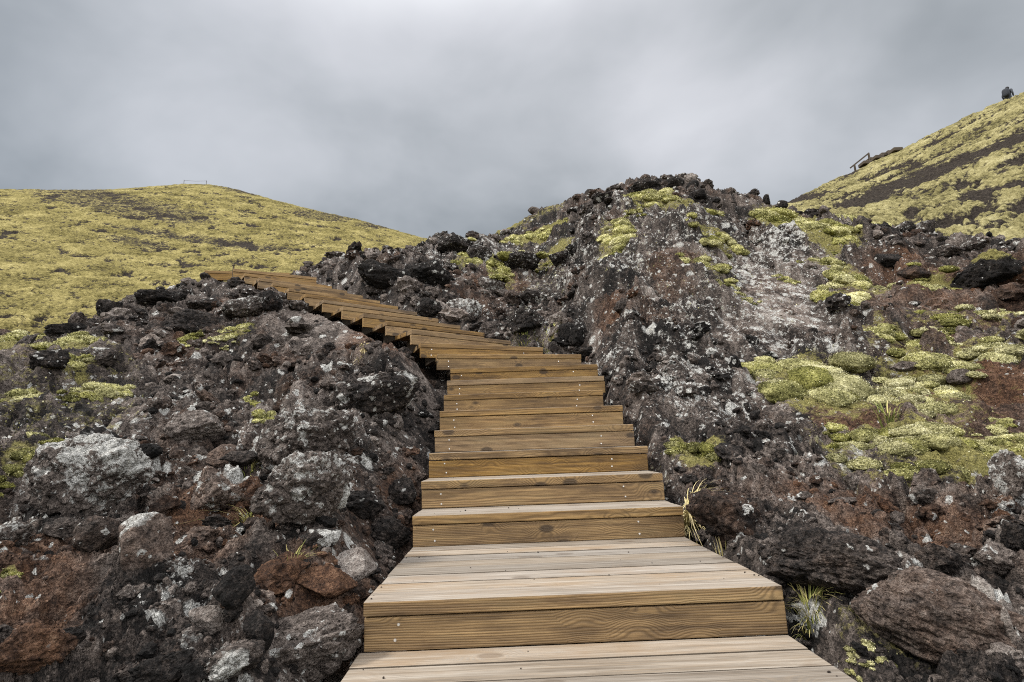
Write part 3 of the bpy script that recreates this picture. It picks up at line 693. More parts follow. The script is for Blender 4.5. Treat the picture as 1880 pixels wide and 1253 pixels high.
ROCKS = [
 (158, 885, 195, 160, 24, .48, 1.12, 0, 'large tilted boulder blotched white with lichen near the left edge', 0),
 (565, 808, 175, 150, 10, .40, .72, 0, 'knobbly lichen-flecked boulder left of the steps, upper of two stacked on each other', 0),
 (550, 910, 195, 140, -5, .42, .78, 0, 'wide lichen-crusted boulder left of the steps, lower of two stacked on each other', 0),
 (690, 722, 170, 92, -8, .24, .55, 0, 'dark dome-shaped boulder with a lichen-pale left shoulder close beside the middle steps', 0),
 (388, 912, 112, 98, 0, .52, .42, .55, 'rounded brown boulder speckled with lichen beside the wide lichen-crusted one', 0),
 (352, 790, 112, 66, 8, .55, .45, .1, 'flat grey rock with lichen spots above a dark hollow on the left bank', 0),
 (652, 1052, 86, 72, 15, .70, .1, 0, 'smooth grey rock with black underside just left of the landing', 0),
 (392, 1140, 82, 64, -6, .72, .1, 0, 'grey pitted stone perched above a black base low on the left bank', 0),
 (575, 1205, 290, 125, -12, .46, .55, 0, 'broad rough grey boulder at the bottom edge beside the lowest step', 0),
 (262, 1005, 98, 108, 6, .50, .4, .5, 'brown slab standing upright between two soil hollows on the left bank', 0),
 (65, 1205, 130, 95, 10, .34, .1, .85, 'rust-red rock in the bottom left corner', 0),
 (432, 1085, 80, 72, 0, .14, 0, 0, 'jagged black lava lump just above the grey pitted stone', 0),
 (468, 1150, 66, 92, 0, .15, 0, .1, 'upright black clinker block right beside the grey pitted stone', 0),
 (600, 1080, 125, 60, 15, .24, 0, 1.0, 'dull red rock lying under the smooth grey rock by the landing', 0),
 (182, 990, 84, 74, 0, .40, .35, .35, 'brown knob of rock left of the upright slab', 0),
 (205, 568, 58, 52, 0, .10, .1, 0, 'blocky black rock standing up on the left ridge crest', 0),
 (128, 602, 80, 34, 0, .10, .1, 0, 'low black rock on the ridge crest nearest the left edge', 0),
 (300, 545, 95, 46, 10, .12, .15, 0, 'long black rock on the ridge crest halfway to the stair top', 0),
 (90, 660, 60, 44, 0, .16, .4, 0, 'dark rock with pale flecks between moss mats at the left edge', 0),
 (345, 590, 95, 56, 5, .18, .2, .2, 'dark brown rock under the ridge crest left of the stair top', 0),
 (385, 560, 80, 40, 12, .22, .3, .25, 'brownish rock just below the dark end of the upper landing', 0),
 (460, 560, 100, 44, -20, .30, .7, 0, 'white-streaked leaning rock beneath the upper stair ends', 0),
 (448, 845, 92, 30, 5, .22, 0, 0, 'flat dark slab lying left of the lichen-flecked boulder', 0),
 (412, 838, 62, 48, 0, .5, .25, .6, 'small reddish-brown rock left of the flat dark slab', 0),
 (712, 985, 88, 62, 10, .22, .25, 0, 'black rock touching the left end of the first step above the landing', 0),
 (660, 925, 95, 66, 0, .18, .12, .1, 'black rough lump right of the wide lichen-crusted boulder', 0),
 (735, 905, 60, 56, 0, .17, .1, .1, 'small black rock against the stair side above the landing', 0),
 (585, 995, 80, 42, 0, .2, .15, .1, 'low black rock above the smooth grey rock', 0),
 (300, 1235, 120, 56, -10, .18, .25, .2, 'black angular rock at the bottom edge left of the rough grey boulder', 0),
 (420, 1225, 130, 60, -15, .3, .35, .1, 'dark grey rock at the bottom edge touching the rough grey boulder', 0),
 (110, 975, 70, 40, 0, .3, .3, .1, 'dark rock in the shade under the large white-blotched boulder', 0),
 (25, 985, 70, 60, 0, .4, .7, 0, 'pale lichened rock at the left edge under the large blotched boulder', .3),
 (270, 830, 50, 34, 0, .12, 0, 0, 'black stone beside the large blotched boulder', 0),
 (180, 655, 60, 40, 0, .3, .5, 0, 'pale-topped rock behind the moss mats on the left bank', 0),
 (1735, 1145, 330, 165, 18, .42, 0, .42, 'huge purplish-brown boulder low on the right bank', 0),
 (1515, 1038, 245, 112, 8, .27, .15, .22, 'wide dark flat boulder right of the landing', 0),
 (1335, 962, 150, 112, 6, .2, .1, .4, 'dark reddish lump of lava right of the first steps above the landing', 0),
 (1668, 1040, 60, 56, 0, .5, .65, .1, 'small lichen-spotted stone between the wide flat boulder and the right edge', 0),
 (1835, 1032, 98, 72, 0, .58, .5, .25, 'pale brown knobbly stone above the huge purplish boulder', 0),
 (1725, 1030, 75, 60, 0, .25, .05, .25, 'dark stone between the small lichen-spotted stone and the pale brown one', 0),
 (1865, 985, 60, 70, 0, .2, .1, .1, 'black rock at the right edge above the pale brown stone', 0),
 (1805, 492, 116, 92, 8, .08, .05, .1, 'big black boulder with a mossy cap under the right hillside', .9),
 (1868, 490, 60, 44, 0, .12, .2, 0, 'black rock at the right edge beside the moss-capped boulder', .2),
 (1409, 366, 16, 24, 0, .10, .1, 0, 'thin black spire of lava on the saddle skyline', 0),
 (1431, 367, 28, 20, 0, .10, .1, 0, 'stubby black rock beside the thin spire on the saddle skyline', 0),
 (1693, 396, 44, 40, 0, .28, .55, 0, 'dark rock with white flecks standing in the moss below the right hill', 0),
 (1665, 418, 46, 26, 0, .25, .6, 0, 'low flecked rock just below the upright one in the moss', 0),
 (1785, 448, 60, 36, 0, .3, .75, 0, 'white-flecked rock up behind the moss-capped black boulder', 0),
 (1735, 460, 70, 26, 0, .3, .65, 0, 'row of pale knobs on a low rock left of the flecked one', 0),
 (1868, 880, 70, 110, 0, .46, .95, 0, 'tall rock crusted white with lichen at the right edge', .3),
 (1562, 885, 40, 36, 0, .5, .4, .1, 'rounded grey stone half buried in moss on the right bank', 0),
 (1632, 478, 50, 34, 0, .14, .15, .1, 'black rock on the dark slope left of the moss-capped boulder', 0),
 (1680, 500, 54, 30, 10, .2, .1, .4, 'brown rock on the dark slope nearer the moss-capped boulder', 0),
 (1660, 672, 50, 24, 0, .48, .2, .2, 'flat mauve stone between two moss banks on the right', 0),
 (1765, 690, 46, 30, 0, .4, .15, .1, 'grey stone between moss banks nearer the right edge', 0),
 (1180, 345, 66, 28, 0, .16, .25, 0, 'dark rock on the summit of the outcrop, left of its highest point', .2),
 (1236, 337, 42, 30, 0, .13, .15, 0, 'topmost dark rock on the summit of the outcrop', .2),
 (1284, 356, 38, 22, 0, .14, .15, 0, 'small dark rock on the skyline right of the outcrop summit', .1),
 (1115, 363, 54, 22, 0, .14, .15, 0, 'low dark rock on the outcrop skyline left of the summit', .2),
 (790, 498, 100, 68, 0, .07, .25, 0, 'black hump of lava behind the upper steps', .1),
 (700, 506, 120, 60, 5, .07, .1, 0, 'long black hump of lava close behind the upper steps', 0),
 (838, 448, 74, 46, 0, .15, .45, 0, 'dark rock on the skyline of the middle outcrop', 0),
 (832, 428, 12, 18, 0, .08, 0, 0, 'small upright black stone on top of the middle outcrop', 0),
 (880, 462, 60, 56, 15, .22, .65, 0, 'pale-flecked rock on the right shoulder of the middle outcrop', 0),
 (905, 522, 70, 44, 20, .35, .85, .2, 'lichen-pale rock with moss above the white-crusted boulder', .5),
 (850, 570, 80, 52, 0, .4, 1.0, 0, 'white-crusted boulder at the right edge of the upper steps', 0),
 (790, 566, 60, 46, 0, .16, .3, .1, 'dark rock left of the white-crusted boulder', 0),
 (900, 605, 56, 40, 0, .26, .55, .1, 'speckled rock just below the white-crusted boulder', 0),
 (962, 478, 84, 48, 0, .2, .6, 0, 'dark flecked rock in the gully under the yellow moss', .1),
 (1030, 470, 46, 40, 0, .2, .5, 0, 'dark rock in the gully against the large outcrop', .3),
 (965, 585, 78, 58, 0, .18, .45, 0, 'mossy dark rock in the mouth of the gully', .5),
 (1050, 610, 60, 70, 0, .08, .1, 0, 'black rock in the hollow at the foot of the large outcrop', 0),
 (1075, 648, 60, 34, 0, .15, .1, .1, 'low black rock touching the turn of the stairs', 0),
 (985, 545, 70, 40, 10, .24, .5, .1, 'flecked rock halfway up the gully', .4),
]
for rk in ROCKS:
    px, py, w, hh, tilt, tn, lc, rd, lab, mo = rk
    kw = {}
    if 'smooth' in lab or 'slab' in lab or 'pitted' in lab: kw = dict(knob=.2, rough=.6)
    if px > 1100 and w >= 110 and py < 800: kw.update(sink=.55, depth=.9)
    if px in (1735,): kw = dict(knob=.35, rough=1.1, cuts=6)
    add_rock(px, py, w, hh, tilt, tn, lc, rd, lab, mo, **kw)
print('rocks', round(time.time() - T0, 1))

# loose lava rubble: thousands of stones in one mesh
PROT = {l: [rock_shape(l, 1000 + 31 * k + l, 3.2, 6, 1.6) for k in range(12)] for l in (2, 3)}
def rubble(n):
    az = rng.uniform(-1.0, 1.0, n); lr = rng.uniform(math.log(1.4), math.log(17), n)
    r = np.exp(lr); x = r * np.sin(az); y = r * np.cos(az)
    s = np.clip(r * np.exp(rng.normal(math.log(.0058), .55, n)), .006, .2)
    ii = lambda g: grid_sample(g, az, lr)
    ok = (ii(m_moss) < .35) & (ii(near) > .01 + s * .9) & (rng.random(n) < 1 - .8 * ii(m_slab))
    clump = fbm2(x * 1.5, y * 1.5, 3, 70) + fbm2(az * 7, lr * 7, 3, 71)
    ok &= rng.random(n) < sstep(-.7, .5, clump)
    x, y, s, r, az, lr = (v[ok] for v in (x, y, s, r, az, lr))
    z = gz(x, y); Vs, Fs, at = [], [], {k: [] for k in ('tone', 'lichen', 'red', 'moss')}; base = 0
    lv = grid_sample(lichen, az, lr); rv = grid_sample(red, az, lr)
    for k in range(len(x)):
        pv, pf = PROT[3 if s[k] / r[k] > .012 else 2][rng.integers(12)]
        M = np.array(Matrix.Rotation(rng.uniform(0, 6.28), 3, 'Z') @ Matrix.Rotation(rng.normal(0, .5), 3, 'X'))
        v = (pv * (s[k] * rng.uniform(.7, 1.3, 3) * (1, 1, .75))) @ M.T + (x[k], y[k], z[k] + s[k] * .18)
        Vs.append(v); Fs.append(pf + base); base += len(v)
        m_ = len(v); at['tone'].append(np.full(m_, np.clip(rng.normal(.30, .17), .03, .9))); at['lichen'].append(np.full(m_, np.clip(lv[k] * rng.uniform(.2, 1.3), 0, 1)))
        at['red'].append(np.full(m_, np.clip(rv[k] * rng.uniform(0, 1.8), 0, 1))); at['moss'].append(np.zeros(m_))
    o = mesh_np('rubble', np.concatenate(Vs), np.concatenate(Fs), {k: np.concatenate(v) for k, v in at.items()}, LAVA, smooth=False)
    tag(o, 'loose dark lava rubble strewn over both banks', kind='stuff'); print('stones', len(x), base)
rubble(26000)
print('rubble', round(time.time() - T0, 1))

cr_v, cr_f, b0 = [], [], 0
g_ = np.random.default_rng(12)
for (a, b_, dep, nb) in steps[:6]:
    for k in range(26 if nb == 8 else 8):
        f_ = g_.random() ** 2 * .5; f_ = f_ if g_.random() < .5 else 1 - f_
        q = a + (b_ - a) * np.clip(f_, .01, .99) + np.array([-(b_ - a)[1], (b_ - a)[0], 0]) / np.linalg.norm((b_ - a)[:2]) * dep * g_.uniform(.03, .9)
        pv, pf = PROT[2][g_.integers(12)]; z_ = np.exp(g_.normal(math.log(.0026), .45))
        cr_v.append(pv * z_ + q + (0, 0, z_ * .4)); cr_f.append(pf + b0); b0 += len(pv)
cr_v = np.concatenate(cr_v)
tag(mesh_np('gravel', cr_v, np.concatenate(cr_f), dict(tone=np.full(len(cr_v), .35), lichen=np.zeros(len(cr_v)), red=np.full(len(cr_v), .3), moss=np.zeros(len(cr_v))), LAVA, smooth=False), 'crumbs of lava grit scattered on the lower treads', kind='stuff')

# ------------------------------------------------------------------ moss cushions
def sprigs(P, N, size, tone, pale, per, up_bias=.5):
    """tiny leaf blades standing on sample points"""
    n = len(P); k = rng.normal(size=(n, 3)); d = N + .75 * k + np.array([0, 0, up_bias]); d /= np.linalg.norm(d, axis=1, keepdims=True)
    t = np.cross(d, rng.normal(size=(n, 3))); t /= np.linalg.norm(t, axis=1, keepdims=True)
    s = size[:, None] * rng.uniform(.6, 1.4, (n, 1))
    V = np.stack([P - t * s * .62 - d * s * .25, P + t * s * .62 - d * s * .25, P + d * s * .8], 1).reshape(-1, 3)
    Fc = np.arange(3 * n).reshape(-1, 3)
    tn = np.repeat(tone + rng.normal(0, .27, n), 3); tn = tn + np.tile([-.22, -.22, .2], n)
    return V, Fc, tn, np.repeat(pale, 3)
def moss_cushion(px, py, rx, ry, thick, tone, pale, label, name='moss_cushion'):
    """a cluster of overlapping moss hummocks, shaggy with tiny leaf blades"""
    c = hitb(px, py); s = zc(c) / F; tone += .07; pale *= .8
    pt = Patch(px, py, rx, ry, hitb); pt.b *= .85
    g = np.random.default_rng(int(px * 3 + py * 11))
    rb = max(.40 * min(pt.a, pt.b * 1.1), 4.5 * s)
    n = int(np.clip(3.1 * pt.a * pt.b / rb ** 2, 5, 90))
    D3, F3 = ICO[4] if rb / s > 14 else ICO[3]
    Vs, Fs, tn, pl, SP, SN, ST, SL = [], [], [], [], [], [], [], []; base = 0
    ph = g.uniform(0, 6.28, 3)
    for k in range(n):
        th = g.uniform(0, 6.283); rr = math.sqrt(g.random()) * (1 + .16 * math.sin(2 * th + ph[0]) + .16 * math.sin(3 * th + ph[1]) + .12 * math.sin(5 * th + ph[2]))
        U, W_ = rr * math.cos(th) * pt.a, rr * math.sin(th) * pt.b
        x, y = pt.c[0] + U * pt.u[0] + W_ * pt.v[0], pt.c[1] + U * pt.u[1] + W_ * pt.v[1]
        e = rb * .8
        z = float(gz(x, y))
        for rc, ra, rbb, rcc, ru, rv in ROCKTOPS:
            dx_, dy_ = x - rc[0], y - rc[1]; q_ = ((dx_ * ru[0] + dy_ * ru[1]) / ra) ** 2 + ((dx_ * rv[0] + dy_ * rv[1]) / rbb) ** 2
            if q_ < .8: z = max(z, rc[2] + rcc * .85 * math.sqrt(1 - q_))
        zx = float(base_z(x + e, y) - base_z(x - e, y)) / (2 * e); zy = float(base_z(x, y + e) - base_z(x, y - e)) / (2 * e)
        if float(carve(np.array(x), np.array(y), np.array(0.))[1]) < .06: continue
        N = np.array([-zx, -zy, 1.0]); N /= np.linalg.norm(N); N = N + np.array([0, 0, .35]); N /= np.linalg.norm(N)
        t1 = np.cross(N, [0, 1, .2]); t1 /= np.linalg.norm(t1); t2 = np.cross(N, t1)
        r = rb * g.uniform(.5, 1.25) * (1.15 - .5 * min(rr, 1.2))
        hgt = r * g.uniform(.34, .62) * (.6 + .8 * thick)
        off = g.uniform(-30, 30, 3)
        rad = 1 + .30 * fbm3(D3 * 1.5 + off, 3, 3) + .10 * fbm3(D3 * 5 + off, 3, 4)
        L = D3 * rad[:, None]
        ar = g.uniform(.8, 1.35)
        P = (L[:, :1] * r * ar) * t1 + (L[:, 1:2] * r / ar) * t2 + (L[:, 2:3] * hgt) * N
        P = P + np.array([x, y, z]) - N * hgt * .12
        tk = tone + g.normal(0, .10); pk = np.clip(pale + g.normal(0, .22), 0, 1)
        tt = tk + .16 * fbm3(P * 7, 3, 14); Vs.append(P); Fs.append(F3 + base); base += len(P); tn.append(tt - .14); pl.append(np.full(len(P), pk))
        m_ = int(np.clip(95 * (r / s) ** 2 / 60, 60, 1500)); q = g.integers(0, len(P), m_ * 2); q = q[L[q, 2] > -.1][:m_]
        jit = g.normal(size=(len(q), 3)) * r * (.05 if len(D3) > 1000 else .09)
        nn = (L[q, :1] / r) * t1 + (L[q, 1:2] / r) * t2 + (L[q, 2:3] / hgt) * N; nn /= np.linalg.norm(nn, axis=1, keepdims=True)
        jit -= nn * (jit * nn).sum(1, keepdims=True)
        SP.append(P[q] + jit); SN.append(nn); ST.append(tt[q]); SL.append(np.full(len(q), pk))
    V = np.concatenate(Vs); SP = np.concatenate(SP)
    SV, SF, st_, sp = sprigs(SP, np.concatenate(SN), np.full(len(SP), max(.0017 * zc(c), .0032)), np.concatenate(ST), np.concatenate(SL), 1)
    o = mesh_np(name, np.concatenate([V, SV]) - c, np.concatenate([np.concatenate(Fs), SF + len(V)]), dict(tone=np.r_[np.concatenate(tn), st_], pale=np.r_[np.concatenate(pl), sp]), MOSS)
    o.location = c
    tag(o, label, 'moss')
    return o
MOSSES = [
 (1505, 732, 112, 52, .5, .58, .55, 'largest yellow-green moss bank on the right slope, above the rusty soil patch'),
 (1715, 705, 62, 40, .5, .6, .6, 'bright domed moss cushion between the largest moss bank and the right edge'),
 (1690, 765, 70, 42, .3, .6, .95, 'whitish moss mat running down below the bright domed cushion'),
 (1765, 880, 95, 48, .5, .52, .3, 'thick green moss bank hanging over the dark ground at lower right'),
 (1640, 880, 80, 46, .35, .5, .6, 'pale olive moss mat left of the thick hanging bank'),
 (1545, 850, 42, 24, .4, .45, .0, 'vivid green moss tuft below the rusty soil patch'),
 (1655, 645, 58, 22, .45, .6, .45, 'moss cushion with a sunlit rim above the domed cushion'),
 (1740, 628, 60, 22, .35, .42, .1, 'darker green moss strip behind the rimmed cushion'),
 (1825, 690, 58, 24, .5, .58, .7, 'rounded frosty moss cushion nearest the right edge at mid height'),
 (1860, 830, 40, 40, .5, .56, .5, 'moss cushion climbing the lichen-white rock at the right edge'),
 (1840, 610, 60, 12, .4, .6, .8, 'thin pale moss strip by the right edge under the black boulders'),
 (1560, 572, 54, 24, .75, .56, .1, 'plump round moss cushion right of the grey slab'),
 (1575, 532, 62, 15, .5, .6, .35, 'moss ledge just above the plump round cushion'),
 (1726, 560, 44, 16, .6, .54, .15, 'isolated pointed moss clump on the dark soil below the moss-capped boulder'),
 (1283, 862, 48, 24, .45, .34, .05, 'deep green moss clump beside the right ends of the lower steps'),
 (1312, 457, 46, 18, .7, .62, .15, 'moss cushion draped over the middle of the outcrop shoulder'),
 (1302, 522, 48, 18, .6, .52, .2, 'olive moss cushion below the draped one on the outcrop'),
 (1130, 452, 42, 28, .6, .62, .25, 'moss cushion on the left nose of the outcrop'),
 (1185, 385, 62, 20, .5, .62, .05, 'wide yellow moss mat under the outcrop summit'),
 (1298, 412, 28, 11, .7, .6, .1, 'small domed moss cushion between summit mat and draped cushion'),
 (1165, 418, 18, 11, .7, .56, .15, 'little moss knob just above the cushion on the outcrop nose'),
 (1445, 428, 62, 11, .6, .62, .1, 'long moss strip along the top edge of the lichen-white slab'),
 (1530, 458, 44, 11, .6, .6, .1, 'moss strip trailing down right of the lichen-white slab'),
 (1525, 500, 38, 9, .6, .6, .3, 'curved moss lip on the face of the grey slab'),
 (1440, 520, 20, 8, .6, .6, .35, 'tiny moss pad left of the curved lip'),
 (1345, 550, 40, 9, .5, .55, .5, 'thin pale moss streak under the olive cushion'),
 (985, 448, 75, 16, .5, .66, 0, 'wide bright yellow moss band in the gully left of the outcrop'),
 (875, 500, 36, 14, .5, .58, .05, 'moss patch on the right flank of the middle outcrop'),
 (925, 520, 34, 15, .5, .6, .1, 'sloping moss strip beside the lichen-pale rock in the gully'),
 (920, 562, 18, 10, .6, .55, 0, 'small moss clump beside the white-crusted boulder'),
 (1010, 508, 34, 8, .5, .58, .1, 'moss streak on the gully floor against the outcrop'),
 (35, 640, 52, 20, .5, .62, .25, 'thick yellow moss mat at the left edge under the ridge end'),
 (120, 668, 55, 13, .5, .62, .3, 'long low moss strip right of the thick mat at the left edge'),
 (112, 712, 42, 16, .6, .56, .25, 'curved moss cushion below the long low strip'),
 (185, 750, 42, 18, .7, .6, .3, 'rounded moss cushion above the large blotched boulder'),
 (118, 762, 18, 18, .6, .42, .1, 'small dark moss clump left of the rounded cushion'),
 (28, 767, 36, 11, .5, .6, .25, 'flat moss pad at the left edge above the blotched boulder'),
 (432, 632, 26, 14, .5, .64, .15, 'bright moss clump under the upper stair, right one of a pair'),
 (345, 650, 22, 10, .5, .52, .05, 'olive moss clump under the upper stair, left one of a pair'),
 (400, 652, 30, 8, .4, .6, .7, 'pale moss streak between the pair of clumps under the upper stair'),
 (462, 782, 30, 30, .9, .62, 0, 'vivid lime plant patch beside the knobbly lichen boulder'),
 (490, 852, 30, 14, .6, .6, .1, 'pale moss lip on top of the wide lichen-crusted boulder'),
 (38, 902, 44, 26, .5, .48, 0, 'vivid green moss bank left of the large blotched boulder'),
 (70, 852, 42, 14, .5, .55, .4, 'pale olive moss strip on top left of the blotched boulder'),
 (4, 1132, 18, 24, .5, .48, 0, 'lime moss clump at the left edge near the bottom'),
 (1592, 1238, 46, 18, .25, .55, .7, 'low pale moss mat at the bottom right of the lowest step'),
 (1545, 1235, 34, 22, .25, .5, .4, 'small moss mat against the right end of the lowest step'),
 (1500, 392, 90, 12, .5, .63, .1, 'yellow moss field on the saddle left of the right hill'),
 (1620, 412, 90, 16, .5, .63, .2, 'broad moss field under the foot of the right hill'),
 (1715, 440, 70, 9, .5, .63, .2, 'narrow moss band behind the moss-capped black boulder'),
]
for mo in MOSSES:
    k_ = .9 if mo[1] < 540 and mo[0] > 1050 and mo[0] < 1400 else 1
    moss_cushion(mo[0], mo[1], mo[2] * k_, mo[3] * k_, *mo[4:])
# moss sprigs thinly scattered over the mossy ground
n = 60000
i = rng.integers(5, NR - 150, n); j = rng.integers(5, NA - 5, n)
mk = (m_moss[i, j] + .35 * fbm2(X[i, j] * 4, Y[i, j] * 4, 3, 66) > .42) & (near[i, j] > .04) & (Rg[i, j] < 11) & (np.abs(AZg[i, j]) < .95)
i, j = i[mk], j[mk]
Pp = np.stack([X[i, j], Y[i, j], Z[i, j]], -1); gN = np.stack([-(Z[i, j + 1] - Z[i, j]) * 0, 0 * X[i, j], np.ones(len(i))], -1)
SV, SF, st_, sp = sprigs(Pp, gN, np.maximum(.0024 * Rg[i, j], .004), np.full(len(i), .5), np.clip(.4 + .5 * rng.normal(size=len(i)), 0, 1), 1)
tag(mesh_np('moss', SV, SF, dict(tone=st_, pale=sp), MOSS), 'thin moss growing over the lava ground', kind='stuff')
print('moss', round(time.time() - T0, 1), len(i))

# ------------------------------------------------------------------ grass tufts
def grass_tuft(px, py, spread, length, n, tone, label, lean=(0, 0), droop=.5, name='grass_tuft'):
    c = hit(px, py); s = zc(c) / F; L0 = 1.35 * length * s; n = int(n * 1.3); g = np.random.default_rng(int(px + py))
    Vs, Fs, tn = [], [], []; b = 0
    n0 = c[:2] / np.hypot(*c[:2]); uu = np.array([n0[1], -n0[0], 0]); vv = np.array([n0[0], n0[1], 0])
    for k in range(n):
        a_ = g.uniform(0, 6.283); root = (uu * math.cos(a_) + vv * math.sin(a_)) * spread * s * math.sqrt(g.random()) * .6
        root = root + np.array([0, 0, float(gz(c[0] + root[0], c[1] + root[1]) - c[2]) - .01])
        out = uu * (math.cos(a_) * g.uniform(.2, 1) + lean[0]) + vv * (math.sin(a_) * .6 + lean[1])
        L = L0 * g.uniform(.45, 1.1); w = max(.0021 * zc(c) * .55, .0014); dr = droop * g.uniform(.5, 1.5)
        side = np.cross(out, (0, 0, 1.)); nn = np.linalg.norm(side); side = side / nn if nn > 1e-6 else uu
        for q in range(5):
            f = q / 4; p = root + L * (out * (.35 * f + .55 * dr * f * f) + np.array([0, 0, 1.]) * (f * .95 - .75 * dr * f * f))
            ww = w * (1 - f * .85); Vs += [p - side * ww, p + side * ww]; tn += [tone + g.normal(0, .02) + .25 * f] * 2
        for q in range(4): Fs.append((b + 2 * q, b + 2 * q + 1, b + 2 * q + 3, b + 2 * q + 2))
        for q in range(10): tn[b + q] += 0
        b += 10
        dt = g.normal(0, .16)
        for q in range(10): tn[b - 10 + q] += dt
    o = mesh_np(name, np.array(Vs), np.array(Fs), dict(tone=np.clip(tn, 0, 1)), GRASS); o.location = c
    tag(o, label, 'grass'); return o
grass_tuft(452, 970, 26, 60, 60, .45, 'straw-coloured grass tuft with blades trailing down below the round brown boulder', lean=(-.6, -.3), droop=1.0)
grass_tuft(533, 1052, 24, 50, 45, .36, 'small green grass tuft with upright pale blades left of the smooth grey rock', droop=.5)
grass_tuft(1487, 1120, 38, 55, 90, .4, 'green and straw grass tuft at the right corner of the landing', droop=.8)
grass_tuft(1268, 935, 36, 48, 230, .72, 'dry straw grass hanging by the right ends of the first steps above the landing', lean=(.3, -.2), droop=1.1)
grass_tuft(965, 628, 40, 18, 120, .3, 'green grass patch in the gully behind the turn of the stairs', droop=.9)
grass_tuft(1010, 620, 40, 14, 90, .42, 'yellowish grass patch in the gully nearer the large outcrop', droop=.9)
grass_tuft(670, 640, 22, 14, 50, .85, 'bleached straw tuft below the steps at the turn', droop=1.2)
grass_tuft(1330, 1000, 24, 40, 12, .6, 'few thin dry stalks beside the right edge of the landing', droop=.2)
grass_tuft(455, 868, 20, 34, 34, .3, 'dark green tuft between the brown boulder and the lichen-crusted one', droop=.8)
grass_tuft(1630, 770, 30, 40, 40, .2, 'dark twiggy green tuft in the moss above the rusty soil', droop=.6)

# ------------------------------------------------------------------ distant things
def box(bm, p0, p1, w, h):
    p0 = Vector(p0); p1 = Vector(p1); d = (p1 - p0); L = d.length; t = bmesh.new(); bmesh.ops.create_cube(t, size=1)
    for v in t.verts: v.co = Vector((v.co.x * L, v.co.y * w, v.co.z * h))
    bmesh.ops.bevel(t, geom=list(t.edges), offset=min(w, h) * .12, segments=1, affect='EDGES')
    rot = d.to_track_quat('X', 'Z').to_matrix().to_4x4(); rot.translation = (p0 + p1) / 2
    bmesh.ops.transform(t, matrix=rot, verts=t.verts); me = bpy.data.meshes.new('tmp'); t.to_mesh(me); t.free(); bm.from_mesh(me); bpy.data.meshes.remove(me)
def crest(px, back=0.0):
    r, z, a_ = hr_z(px); k = int(np.argmax(z / r * (r < 55))); rr = r[k] + back; k2 = int(np.argmin(abs(r - rr)))
    return np.array([rr * math.sin(a_), rr * math.cos(a_), z[k2]])
# handrail and steps on the right hill's skyline
hp0, hp1 = crest(1563), crest(1600)
rail = empty('handrail', Vector(hp0)); tag(rail, 'dark sloping handrail on the skyline of the right hill', 'handrail')
up = np.array([0, 0, .62]); o_ = Vector(hp0)
bm = bmesh.new(); box(bm, hp0 + up * .55 - hp0, hp1 + up - hp0, .06, .09); obj_bm('rail', bm, (DARKW,), rail)
for f_ in (.22, .97):
    p = hp0 * (1 - f_) + hp1 * f_ - hp0
    bm = bmesh.new(); box(bm, p - up * .5, p + up * (.55 + .42 * f_), .09, .09); obj_bm('post', bm, (DARKW,), rail)
sp0 = crest(1592); hs = empty('hillside_steps', Vector(sp0)); tag(hs, 'short flight of dark wooden steps on the skyline beside the handrail', 'steps')
for k in range(6):
    q = crest(1590 + k * 11) - sp0
    bm = bmesh.new(); box(bm, q + np.array([-.28, 0, .06]), q + np.array([.28, 0, .06]), .6, .22); obj_bm('step', bm, (DARKW,), hs)
# rope fence on the left hill top
def lcrest(px):
    a_, _ = az_t(px, 340); j = int(round((a_ + 1.12) / 1.24 * 999)); r = lr_[:, j]; z = lz[:, j]; k = int(np.argmax(z / r)); return np.array([lx[k, j], ly[k, j], z[k]])
f0, f1_ = lcrest(337), lcrest(379); rf = empty('rope_fence', Vector(f0)); tag(rf, 'tiny post and rope barrier on top of the left hill', 'fence')
for p in (f0, f1_):
    bm = bmesh.new(); box(bm, p - f0 - np.array([0, 0, .3]), p - f0 + np.array([0, 0, .5]), .045, .045); obj_bm('post', bm, (DARKW,), rf)
bm = bmesh.new(); mid = (f0 + f1_) / 2 - f0 + np.array([0, 0, .38]); box(bm, np.array([0, 0, .46]), mid, .02, .02); box(bm, mid, f1_ - f0 + np.array([0, 0, .46]), .02, .02); obj_bm('rope', bm, (DARKW,), rf)
# marker post at the stair top
p = at_z(429, 494, steps[-2][0][2]); mp = empty('marker_post', Vector(p)); tag(mp, 'short dark marker post at the left front corner of the upper landing', 'post')
bm = bmesh.new(); box(bm, (-.03, .05, -.3), (-.03, .05, .09), .022, .022); obj_bm('stake', bm, (DARKW,), mp)
bm = bmesh.new(); box(bm, (-.055, .05, .07), (-.005, .05, .085), .03, .012); obj_bm('cap', bm, (DARKW,), mp)

